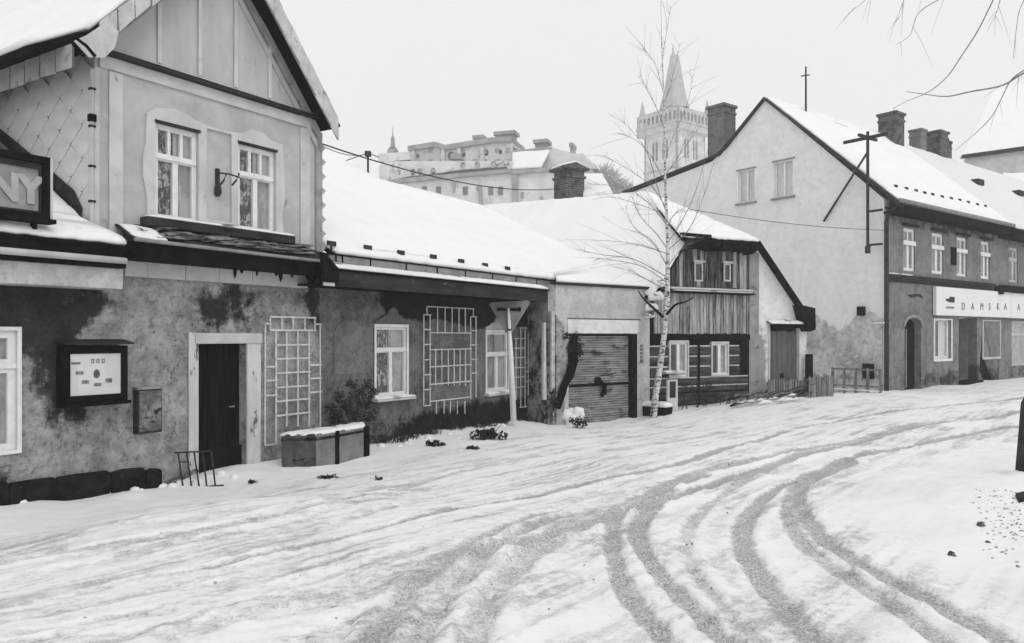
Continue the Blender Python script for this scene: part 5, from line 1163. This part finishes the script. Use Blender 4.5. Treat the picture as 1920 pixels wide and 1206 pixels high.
# concrete planter by the door
pc = A.w(A.u(600, .75), -.75, 0); pz = float(gz(np.array([pc[0]]), np.array([pc[1]]))[0])
pl = thing('planter', 'grey panelled concrete planter with a snow cap and dark end post below the trellis', 'planter', A, (A.u(600, .75), -.75, pz))
c0 = A.uz(528, 855, .55); zt = A.z(600, 812, .95); oc = [(A.u(527, .55), -.55), (A.u(590, .95), -.98), (A.u(632, .95), -.95), (A.u(686, .9), -.86), (A.u(688, .6), -.52)]
for i, mt in enumerate((M_PANELD, M_CONC, M_CONC)):
    (xa, ya), (xb, yb_) = oc[i], oc[i+1]; dxx, dyy = xb-xa, yb_-ya; ln = math.hypot(dxx, dyy)
    fx = Ax(A.w(xa, ya, 0), (A.ax*dxx+A.ay*dyy)/ln, -(A.ax*dyy-A.ay*dxx)/ln, (0, 0, 1))
    part('side_panel', MB(fx).box(.01, ln-.01, 0, .06, pz-.2, zt), mt, pl, bevel=.008)
part('seam_post', MB(A).box(oc[2][0]-.05, oc[2][0]+.03, oc[2][1]-.03, oc[2][1]+.03, pz-.2, zt), M_BLACK, pl)
part('end_post', MB(A).box(oc[3][0]-.02, oc[3][0]+.13, oc[3][1]-.02, oc[3][1]+.10, pz-.2, zt-.01), M_BLACK, pl, bevel=.008)
part('soil', MB(A).slab([(a, b, zt-.12) for a, b in oc], .05), M_DARK, pl)
part('snow', MB(A).snow([(a, b, zt-.03) for a, b in oc], .07, .09, .02, .0), M_SNOW, pl, smooth=True)
bp = gp(540, 866); single('concrete_block', MB(Ax(bp, A.ax, A.ay, (0, 0, 1))).box(-.09, .09, -.07, .07, -.05, .12, .01), M_CONC, 'small rough block on the snow at the foot of the planter', 'block', at=tuple(bp))
# iron rack leaning in the snow left of the door
rk0 = gp(375, 912); rk = thing('iron_rack', 'rusty iron rack of upright bars standing in the snow before the doorstep', 'rack', WORLD, tuple(rk0))
Yr = rk0[1]
def rp(px, py, dy=0): return pix(px, py, Yr+dy)
part('top_bar', MB().tube([rp(327, 849, .15), rp(372, 847, .15), rp(396, 846, .2)], .013, 6), M_DARKMETAL, rk)
for a, b, c, d in ((334, 850, 343, 912), (350, 849, 359, 912), (364, 849, 374, 916), (380, 849, 388, 914), (396, 848, 404, 912)):
    part('bar', MB().tube([rp(a, b, .15), rp(c, d, .0)], .013, 6), M_DARKMETAL, rk)
part('bottom_bar', MB().tube([rp(371, 915), rp(404, 911), rp(419, 910)], .014, 6), M_DARKMETAL, rk)
part('cross_bar', MB().tube([rp(337, 866, .12), rp(352, 866, .12)], .012, 6), M_DARKMETAL, rk)
st = thing('stick_bundle', 'bundle of grey sticks lying half snowed under beside the iron rack', 'sticks', WORLD, tuple(gp(335, 905)))
for a, b, c, d in ((282, 912, 352, 880), (300, 913, 365, 884), (318, 910, 372, 888), (330, 884, 372, 886), (310, 903, 345, 897)):
    p, q_ = gp(a, b, .02), gp(c, max(d, 886)+8, .06); part('stick', MB().tube([p, (p+q_)/2+[0, 0, .03], q_+[0, 0, .05]], R.uniform(.012, .022), 6), M_PLANK, st)
# leafy shrubs
def leaves(mb, cen, rad, n, size, up=0):
    for _ in range(n):
        v = np.array([R.gauss(0, 1), R.gauss(0, 1), R.gauss(0, 1)]); v /= np.linalg.norm(v)+1e-6; p = np.array(cen)+v*np.array(rad)*R.random()**.45
        a = np.array([R.gauss(0, 1), R.gauss(0, 1), R.gauss(0, 1)]); a /= np.linalg.norm(a); b = np.cross(a, v+.01); b /= np.linalg.norm(b)+1e-6; s_ = size*R.uniform(.6, 1.3)
        i = len(mb.v)
        for c, d in ((-1, 0), (0, -.5), (1, 0), (0, .5)): mb.v.append(p+a*c*s_+b*d*s_)
        mb.fc.append((i, i+1, i+2, i+3))
sh = thing('shrub', 'dark leafy climbing shrub against the wall left of the first cottage window', 'shrub', A, (A.u(660, .3), -.3, -.5))
def aw(px, py, off): u, z_ = A.uz(px, py, off); return A.w(u, -off, z_)
base = aw(665, 815, .25); m = MB(); lf = MB()
for a, b in ((660, 722), (675, 735), (690, 722), (700, 735), (637, 742), (620, 765), (650, 760), (685, 760), (698, 778), (628, 785), (665, 780)):
    e_ = aw(a, b, R.uniform(.1, .4)); mm = (base+e_)/2+np.array([R.uniform(-.1, .1), R.uniform(-.1, .1), .05]); m.tube([base, mm, e_], [.018, .012, .006], 5)
    leaves(lf, e_, (.13, .13, .13), 90, .032)
    leaves(lf, (mm+e_)/2, (.12, .12, .16), 40, .032)
part('stem', m, M_TWIG, sh); part('leaf', lf, M_LEAF, sh, stuff=True)
# scrub along the foot of the low house
sb = MB()
for k in range(130):
    px = R.uniform(700, 1010); u = A.u(px); p = A.w(u, -.05-R.random()*.35, 0); z0_ = float(gz(np.array([p[0]]), np.array([p[1]]))[0]); h = R.uniform(.1, .45)*(1.2 if 780 < px < 900 else .8)
    for q_ in range(5):
        a = R.uniform(0, 6.28); e_ = np.array([p[0]+.16*math.cos(a), p[1]+.16*math.sin(a), z0_+h*R.uniform(.6, 1)]); sb.tube([np.array([p[0], p[1], z0_-.05]), e_], [.008, .004], 3, False)
    if R.random() < .55: leaves(sb, (p[0], p[1], z0_+h*.4), (.12, .12, .10), 12, .03)
o_ = single('winter_scrub', sb, M_LEAF, 'tangle of dead stems and weeds along the foot of the dark cottage wall', 'weeds', kind='stuff')
# dead plant clump
def clump(label, px, py, w_, h_, n, name='dead_plant', cat='plant', grp=None, mat=None, size=.05):
    p = gp(px, py); m = MB(); wr = w_/F*p[1]; hr = h_/F*p[1]
    for _ in range(n):
        a = R.uniform(0, 6.28); r_ = wr*R.random()**.6; x_ = p[0]+r_*math.cos(a); y_ = p[1]+r_*.4*math.sin(a); z_ = p[2]+R.random()*hr*(1-r_/wr*.6)
        leaves(m, (x_, y_, z_), (.05, .05, .04), 4, size)
    for _ in range(n//6):
        a = R.uniform(0, 6.28); m.tube([p+[0, 0, -.03], p+[wr*.7*math.cos(a), wr*.3*math.sin(a), hr*R.uniform(.3, 1.1)]], [.01, .004], 4, False)
    return single(name, m, mat or M_LEAF, label, cat, at=tuple(p), group=grp)
clump('dark withered plant clump in the snow left of the sign pole', 915, 824, 34, 26, 90)
clump('small dry tuft in the snow below the wide trellis', 815, 836, 18, 12, 26, 'dry_tuft', 'plant')
clump('small dry tuft at the lower edge of the snow bank before the withered clump', 885, 842, 12, 6, 14, 'dry_tuft', 'plant')
clump('flattened clod of dark leaves in the snow before the planter', 614, 897, 18, 6, 34, 'leaf_clod', 'clod', size=.03)
clump('single dark clod to the left of the leafy clod near the rack', 474, 906, 7, 6, 10, 'leaf_clod', 'clod', size=.03)
clump('small dark clod on the snow right of the leafy clod', 711, 900, 6, 5, 8, 'leaf_clod', 'clod', size=.03)
M_CLOD = weathered('frozen_earth', .06, .16, 30, .9, 60, .5, .005)
def clod(label, px, py, w_):
    p = gp(px, py); r_ = w_/F*p[1]; m = MB(); pts = [p+[R.uniform(-r_, r_)*.3, 0, -r_*.6+k*r_*.35] for k in range(5)]
    m.tube(pts, [r_*.9, r_*1.1, r_*.9, r_*.6, r_*.15], 7)
    for i_ in range(len(m.v)): m.v[i_] = m.v[i_]+np.array([R.uniform(-1, 1), R.uniform(-1, 1), R.uniform(-1, 1)])*r_*.22
    single('dirt_clod', m, M_CLOD, label, 'clod', at=tuple(p))
clod('largest dark clod on the shovelled bank at the right edge', 1838, 985, 8)
clod('dark clod standing alone low on the right-hand snow', 1782, 1041, 8)
clod('small clod below the largest one on the right-hand bank', 1852, 1018, 5)
cr = MB()
for k in range(200):
    px = R.gauss(1900, 45); py = R.gauss(970, 42)
    if px < 1800 or px > 1990 or py < 915: continue
    p = gp(px, py, .0); s_ = R.uniform(.003, .011); f = Ax(p, (math.cos(k), math.sin(k), 0), (-math.sin(k), math.cos(k), 0), (0, 0, 1)); cr.f = f; cr.box(-s_, s_, -s_*.7, s_*.7, -s_, s_*.7, s_*.35)
cr.f = WORLD
for k in range(110):
    px = R.uniform(0, 1500); py = R.uniform(860, 1180); p = gp(px, py); s_ = R.uniform(.002, .009); f = Ax(p, (math.cos(k), math.sin(k), 0), (-math.sin(k), math.cos(k), 0), (0, 0, 1)); cr.f = f; cr.box(-s_, s_, -s_*.7, s_*.7, -s_, s_*.6, s_*.35)
cr.f = WORLD
cr_m = weathered('dirty_ice', .25, .45, 9)
single('snow_crumbs', cr, cr_m, 'crumbs of dirty ice and grit scattered over the snowy road', 'grit', kind='stuff')
lump = MB()
for k in range(90):
    px = R.uniform(-20, 1000) if k < 60 else R.uniform(0, 300); py = (935-px*.105)+R.uniform(-3, 12) if px < 480 else (868-(px-480)*.155)+R.uniform(-2, 14)
    p = gp(px, py); r_ = R.uniform(.03, .08); n = 7
    lump.tube([p+[0, 0, -r_], p+[0, 0, 0], p+[0, 0, r_*.55], p+[0, 0, r_*.75]], [r_, r_*1.15, r_*.8, r_*.15], n)
single('snow_lumps', lump, M_SNOW, 'lumps of shovelled snow along the foot of the house fronts', 'snow', kind='stuff', smooth=True)
# post at right edge
pp = gp(1928, 888); pg = thing('bollard', 'thick dark round-topped post cut by the right edge of the view', 'post', WORLD, tuple(pp))
hgt = (888-742)/F*pp[1]
part('shaft', MB().tube([pp-[.02, 0, .2], pp, pp+[.03, 0, hgt*.5], pp+[.05, 0, hgt*.9], pp+[.055, 0, hgt], pp+[.056, 0, hgt*1.02]], [.14, .14, .13, .12, .08, .01], 14), M_DARKMETAL, pg, smooth=True)
part('snow_collar', MB().tube([pp+[0, 0, -.05], pp+[0, 0, .0], pp+[0, 0, .04]], [.3, .2, .13], 12), M_SNOW, pg, smooth=True)
kp = gp(1925, 932); single('kerb_stone', MB(Ax(kp, (.9, .35, 0), (-.35, .9, 0), (0, 0, 1))).slab([(-.16, -.03, -.06), (.4, -.10, -.03), (.4, .1, .02), (-.05, .08, -.01)], .04), M_FASCIA, 'dark wedge-shaped stone poking from the bank at the right edge', 'stone', at=tuple(kp))
# troughs by the garage
def trough(label, px0, px1, pyb, h_px, d, mat, name='trough'):
    p0, p1 = gp(px0, pyb), gp(px1, pyb); h = h_px/F*p0[1]; root = thing(name, label, 'planter', WORLD, tuple((p0+p1)/2))
    ax = p1-p0; ax[2] = 0; ln = np.linalg.norm(ax); ax /= ln; f = Ax(p0, ax, (-ax[1], ax[0], 0), (0, 0, 1))
    part('body', MB(f).plate([[(.04, -.15), (ln-.06, -.15), (ln, h), (0, h)]], 0, d), mat, root, bevel=.02)
    part('soil', MB(f).box(.02, ln-.02, .02, d-.02, h+.001, h+.02), M_DARK, root)
    part('snow', MB(f).snow([(0, 0, h+.01), (ln, 0, h+.01), (ln, d, h+.01), (0, d, h+.01)], .13, .08, .02, .0), M_SNOW, root, smooth=True)
    return root, f, ln, h
trough('stone trough heaped with snow at the left foot of the garage door', 1022, 1066, 792, 28, .4, M_DOORW)
trough('dark trough capped with snow between the garage and the birch', 1203, 1248, 780, 18, .4, M_BLACK)
p = gp(1075, 798); hh = MB()
for a, b, c, rr in [(0, .1, .12, .24), (-.2, .14, .3, .17), (.12, .1, .2, .17)]+[(R.uniform(-.34, .24), R.uniform(.02, .2), R.uniform(.05, .42), R.uniform(.07, .13)) for _ in range(16)]:
    hh.tube([p+[a, b, c-rr], p+[a+R.uniform(-.03, .03), b, c-rr*.5], p+[a, b, c+rr*.2], p+[a+R.uniform(-.03, .03), b, c+rr*.6], p+[a, b, c+rr*.85]], [rr*.8, rr*1.05, rr*.95, rr*.65, rr*.1], 11)
single('snow_heap', hh, M_SNOW, 'rounded heap of snow on the bush at the left foot of the garage door', 'snow heap', at=tuple(p), smooth=True)
m = MB(); p = gp(1088, 802); leaves(m, p+[0, -.1, .14], (.24, .15, .17), 260, .035); leaves(m, p+[-.22, -.05, .2], (.1, .1, .1), 60, .03)
single('evergreen_bush', m, M_LEAF, 'small round dark bush poking from the snow heap by the garage door', 'bush', at=tuple(p))
# old vine climbing left of the garage door
vn = thing('vine', 'black old vine stem climbing diagonally over the left edge of the garage door', 'vine', G, (.3, -.1, -.8))
def gw(px, py, off=.08): u, z_ = G.uz(px, py, off); return G.w(u, -off, z_)
part('stem', MB().tube([gw(1045, 765), gw(1056, 735), gw(1068, 705), gw(1075, 675), gw(1074, 645), gw(1080, 626)], [.09, .09, .12, .14, .13, .06], 9), M_BLACK, vn, smooth=True)
part('stem', MB().tube([gw(1040, 760), gw(1050, 730), gw(1064, 700)], [.03, .04, .05], 7), M_BLACK, vn)
lf = MB()
for a, b, r_ in ((1080, 635, .17), (1086, 650, .17), (1089, 662, .1), (1070, 655, .14), (1070, 685, .12), (1037, 735, .12), (1040, 752, .16), (1062, 630, .1)): leaves(lf, gw(a, b, .1), (r_, .1, r_*1.2), 70, .04)
part('leaf', lf, M_LEAF, vn, stuff=True)
# white gate frame and things before the log house
gf = thing('low_gate', 'low white-framed gate panel before the log wall under the left cottage window', 'gate', L, (.9, -.5, -.4))
a0, a1 = L.u(1251, .5), L.u(1270, .5); zb_, zt_ = L.z(1260, 768, .5), L.z(1260, 712, .5)
part('frame', MB(L).plate([rect(a0, a1, zb_-.1, zt_), rect(a0+.07, a1-.07, zb_+.33, zt_-.05)], -.52, -.46), M_WBOARD, gf)
part('panel', MB(L).box(a0+.06, a1-.06, -.49, -.47, zb_+.3, zt_-.04), M_FASCIA, gf)
# shrubs before log house
m = MB(); 
for a, b, r_ in ((1300, 735, .28), (1285, 725, .2), (1330, 722, .2), (1345, 745, .25), (1320, 750, .22)):
    u, z_ = L.uz(a, b, .35); leaves(m, L.w(u, -.35, z_), (r_, .15, r_), 60, .045)
for k in range(16):
    u = L.u(R.uniform(1275, 1390), .4); p = L.w(u, -.4, -.5); m.tube([p, p+[R.uniform(-.3, .3), 0, R.uniform(.4, .95)]], [.014, .006], 4, False)
single('winter_bushes', m, M_LEAF, 'thin leafless bushes against the log wall below the windows', 'bushes', kind='stuff')
# branch pile
bpile = thing('branch_pile', 'pile of cut branches dusted with snow beside the cottage door', 'branches', WORLD, tuple(gp(1425, 762)))
for k in range(52):
    a = R.uniform(1365, 1505); b = 760-(a-1372)*.11+R.uniform(-7, 8); p = gp(a, b, R.uniform(.04, .26)); d = np.array([math.cos(R.uniform(-.5, 1.2)), R.uniform(.0, .5), R.uniform(.0, .35)]); ln = R.uniform(.35, 1.0)
    r_ = R.uniform(.012, .035); part('branch', MB().tube([p, p+d*ln*.5+[0, 0, .03], p+d*ln], [r_, r_*.8, r_*.4], 6), R.choice([M_TWIG, M_BLACK, M_PLANK, M_DARK]), bpile)
for k in range(14):
    a = R.uniform(1375, 1490); p = gp(a, 764-(a-1372)*.11+R.uniform(-5, 5), .08); part('snow', MB().tube([p, p+[.2, .1, .05], p+[.4, .15, .03]], [.02, .05, .02], 7), M_SNOW, bpile, smooth=True)
# picket fences
def fence(label, f, px0, px1, off, zt, zb_, pitch, mat, name='picket_fence', cat='fence', rail=True):
    u0, u1 = f.u(px0, off), f.u(px1, off); root = thing(name, label, cat, f, (u0, -off, -.4)); x = u0
    while x < u1:
        wd = pitch*.72; h = zt+R.uniform(-.05, .05)
        part('picket', MB(f).plate([[(x, zb_), (x+wd, zb_), (x+wd, h-.04), (x+wd/2, h), (x, h-.04)]], -off-.02, -off), mat, root); x += pitch
    if rail:
        for z_ in (zb_+.35*(zt-zb_), zt-.14): part('rail', MB(f).box(u0-.03, u1+.03, -off+.002, -off+.04, z_, z_+.06), mat, root)
    return root
fence('low weathered picket fence before the cottage door', L, 1440, 1512, .6, .28, -.65, .11, M_PLANK)
fence('low grey picket fence filling the gap between the cottage and the shop house', L, 1516, 1562, .9, .38, -.6, .12, M_PLANK, name='picket_fence')
bn = thing('rail_fence', 'low rail fence before the crumbling base of the pale side gable', 'fence', DS, (DS.u(1565, .8), -.8, -.3))
r0, r1 = DS.u(1563, .8), DS.u(1652, .8)
for z_ in (.42, .38-.55): part('rail', MB(DS).box(r0, r1, -.84, -.8, z_, z_+.06), M_PLANK if z_ > 0 else M_PLANK, bn)
for u in np.linspace(r0, r1, 5): part('post', MB(DS).box(u-.05, u+.05, -.88, -.841, -.6, .5), M_PLANK, bn)
part('snow', MB(DS).snow([(r0, -.92, -.30), (r1, -.92, -.30), (r1, -.8, -.30), (r0, -.8, -.30)], .04, .15, .01, .0), M_SNOW, bn, smooth=True)
single('dark_post', MB(L).tube([(L.u(1517, .2), -.2, -.7), (L.u(1517, .2), -.2, 1.05)], [.13, .12], 8), M_BLACK, 'black post at the right corner of the cottage behind the fence', 'post')
# =================================================================== BIRCH
BY = 21.9
def bx(px, py, d=0): return pix(px, py, BY+d)
bt = thing('birch_tree', 'slender bare birch with white bark between the garage and the log cottage', 'tree', WORLD, tuple(gp(1240, 776)))
tr_ = [(1225, 785, 8), (1229, 745, 7.2), (1235, 706, 6.8), (1242, 655, 6.4), (1247, 610, 6), (1251, 560, 6.2), (1252, 510, 5), (1252, 460, 4), (1250, 400, 3.2), (1247, 330, 2.8), (1246, 250, 2.2), (1244, 170, 1.6), (1241, 90, 1.0), (1239, 0, .6), (1238, -60, .3)]
part('trunk', MB().tube(spline([bx(a, b) for a, b, c in tr_], 3), list(np.interp(np.linspace(0, len(tr_)-1, (len(tr_)-1)*3+1), range(len(tr_)), [c*.85/F*BY for _, _, c in tr_])), 9), M_BIRCH, bt, smooth=True)
BR = [[(1251, 500), (1225, 455), (1188, 425), (1172, 385)], [(1250, 465), (1228, 435), (1200, 405), (1186, 370)], [(1251, 520), (1190, 487), (1130, 478), (1080, 468)], [(1250, 530), (1205, 500), (1150, 488), (1120, 485)], [(1250, 545), (1215, 525), (1178, 505)],
      [(1250, 475), (1200, 460), (1150, 452)], [(1252, 470), (1290, 432), (1315, 380), (1340, 300)], [(1252, 455), (1275, 420), (1300, 370), (1322, 300), (1330, 262)], [(1252, 430), (1262, 405), (1290, 385)], [(1250, 400), (1232, 350), (1215, 290), (1180, 240), (1140, 212)],
      [(1247, 345), (1225, 300), (1195, 265), (1160, 250)], [(1249, 420), (1215, 380), (1170, 352), (1100, 345)], [(1249, 390), (1222, 350), (1178, 318), (1130, 290)], [(1246, 300), (1265, 250), (1290, 190), (1300, 140)], [(1245, 240), (1225, 190), (1195, 140)], [(1243, 170), (1228, 120), (1205, 90)],
      [(1244, 200), (1262, 140), (1275, 80)], [(1242, 110), (1250, 60), (1258, 10)], [(1252, 500), (1275, 470), (1300, 455)], [(1247, 330), (1275, 290), (1310, 240)], [(1249, 410), (1230, 395), (1150, 370), (1110, 375)]]
for b in BR:
    dd = R.uniform(-1.1, .9); n = len(b); P = spline([bx(a, c, dd*k/(n-1)) for k, (a, c) in enumerate(b)], 5); m = MB()
    r0_ = .013*(.5+b[0][1]/900); m.tube(P, list(np.linspace(r0_, .0035, len(P))), 5, False)
    for _ in range(13):
        i = R.randint(2, len(P)-2); p = P[i]; d = P[i+1]-P[i-1]; d /= np.linalg.norm(d); d = d+np.array([R.gauss(0, .45), R.gauss(0, .4), R.gauss(.1, .4)]); ln = R.uniform(.25, .9)
        m.tube([p, p+d*ln*.5, p+d*ln+[0, 0, -.06]], [.004, .003, .002], 4, False)
    part('branch', m, M_TWIGL, bt)
for b in ([(1244, 595), (1222, 575), (1205, 558), (1196, 545)], [(1250, 590), (1266, 572), (1285, 566), (1300, 558)]):
    P = spline([bx(a, c, -.1) for a, c in b], 4); part('branch', MB().tube(P, list(np.linspace(.045, .015, len(P))), 6), M_BLACK, bt, label='dark dead lower branch')
# =================================================================== OVERHANGING TREE (trunk outside the frame at right)
ot = thing('overhanging_tree', 'bare tree outside the right edge whose thin branches hang into the sky', 'tree', WORLD, (12.2, 10.5, 0))
OY = 10.
def ox(px, py, d=0): return pix(px, py, OY+d)
part('trunk', MB().tube([(12.2, 10.5, -.4), (12.1, 10.5, 1), (12.2, 10.4, 3), (12.0, 10.3, 5), (11.7, 10.3, 7)], [.32, .25, .21, .17, .1], 10), M_TWIG, ot, smooth=True)
OB = [([(2300, 30), (2120, 70), (1990, 110), (1920, 137), (1880, 160), (1820, 172), (1775, 181), (1735, 177), (1700, 172)], .030, .006),
      ([(2150, -180), (1990, -110), (1890, -50), (1860, 5), (1835, 55), (1803, 105), (1775, 145), (1740, 173), (1700, 190), (1675, 203)], .022, .004),
      ([(1990, 110), (1935, 125), (1898, 148), (1880, 180), (1865, 210), (1847, 233), (1820, 258), (1790, 283)], .018, .003),
      ([(1900, -60), (1830, -30), (1760, 0), (1724, 23), (1712, 50), (1705, 68), (1680, 84)], .014, .003),
      ([(1760, -60), (1700, -10), (1690, 25), (1676, 46)], .006, .003), ([(1660, -60), (1622, 0), (1597, 18)], .008, .003),
      ([(2000, -120), (1950, -40), (1915, 10), (1905, 60), (1900, 110)], .012, .004), ([(1960, -80), (1885, -20), (1870, 20), (1850, 60)], .01, .003)]
for b, ra_, rb_ in OB:
    P = spline([ox(a, c, .4*math.sin(i)) for i, (a, c) in enumerate(b)], 5); m = MB(); m.tube(P, list(np.linspace(ra_*.55, rb_*.6, len(P))), 6, False)
    for _ in range(4):
        i = R.randint(2, len(P)-2); p = P[i]; d = P[i+1]-P[i-1]; d /= np.linalg.norm(d); d = d+np.array([R.gauss(0, .5), R.gauss(0, .4), R.gauss(-.4, .3)]); ln = R.uniform(.12, .5)
        m.tube([p, p+d*ln*.5, p+d*ln+[0, 0, -.05]], [.003, .002, .001], 4, False)
    part('branch', m, M_TWIGL, ot)
for a in ([(12.0, 10.3, 5), pix(2300, 30, 10)], [(11.7, 10.3, 7), pix(2150, -180, 10)], [(11.7, 10.3, 7), pix(2000, -120, 10.2), pix(1900, -60, 10.1)], [(11.7, 10.3, 7), pix(1760, -60, 10)], [(11.7, 10.3, 7), pix(1660, -60, 10)]):
    part('limb', MB().tube(a, list(np.linspace(.06, .012, len(a))), 7), M_TWIG, ot)
# =================================================================== WIRES
def wire(label, p, q_, sag, r_=.012):
    P = [p+(q_-p)*t-np.array([0, 0, sag*4*t*(1-t)]) for t in np.linspace(0, 1, 16)]
    single('overhead_wire', MB().tube(P, r_, 5), M_DARKMETAL, label, 'wire', group='overhead wires')
wire('overhead wire running from the tall house corner across the town building', A.w(UR+.02, .2, A.z(602, 262)), pix(1046, 354, 29.5), .35, .016)
wire('faint overhead wire crossing the pale side gable behind the birch', pix(1290, 392, 24), pix(1660, 432, 27.6), .12, .010)
wire('short wire from the tall house corner to the small aerial mast', A.w(UR+.02, .2, A.z(602, 262)), pix(690, 288, 24), .15, .010)
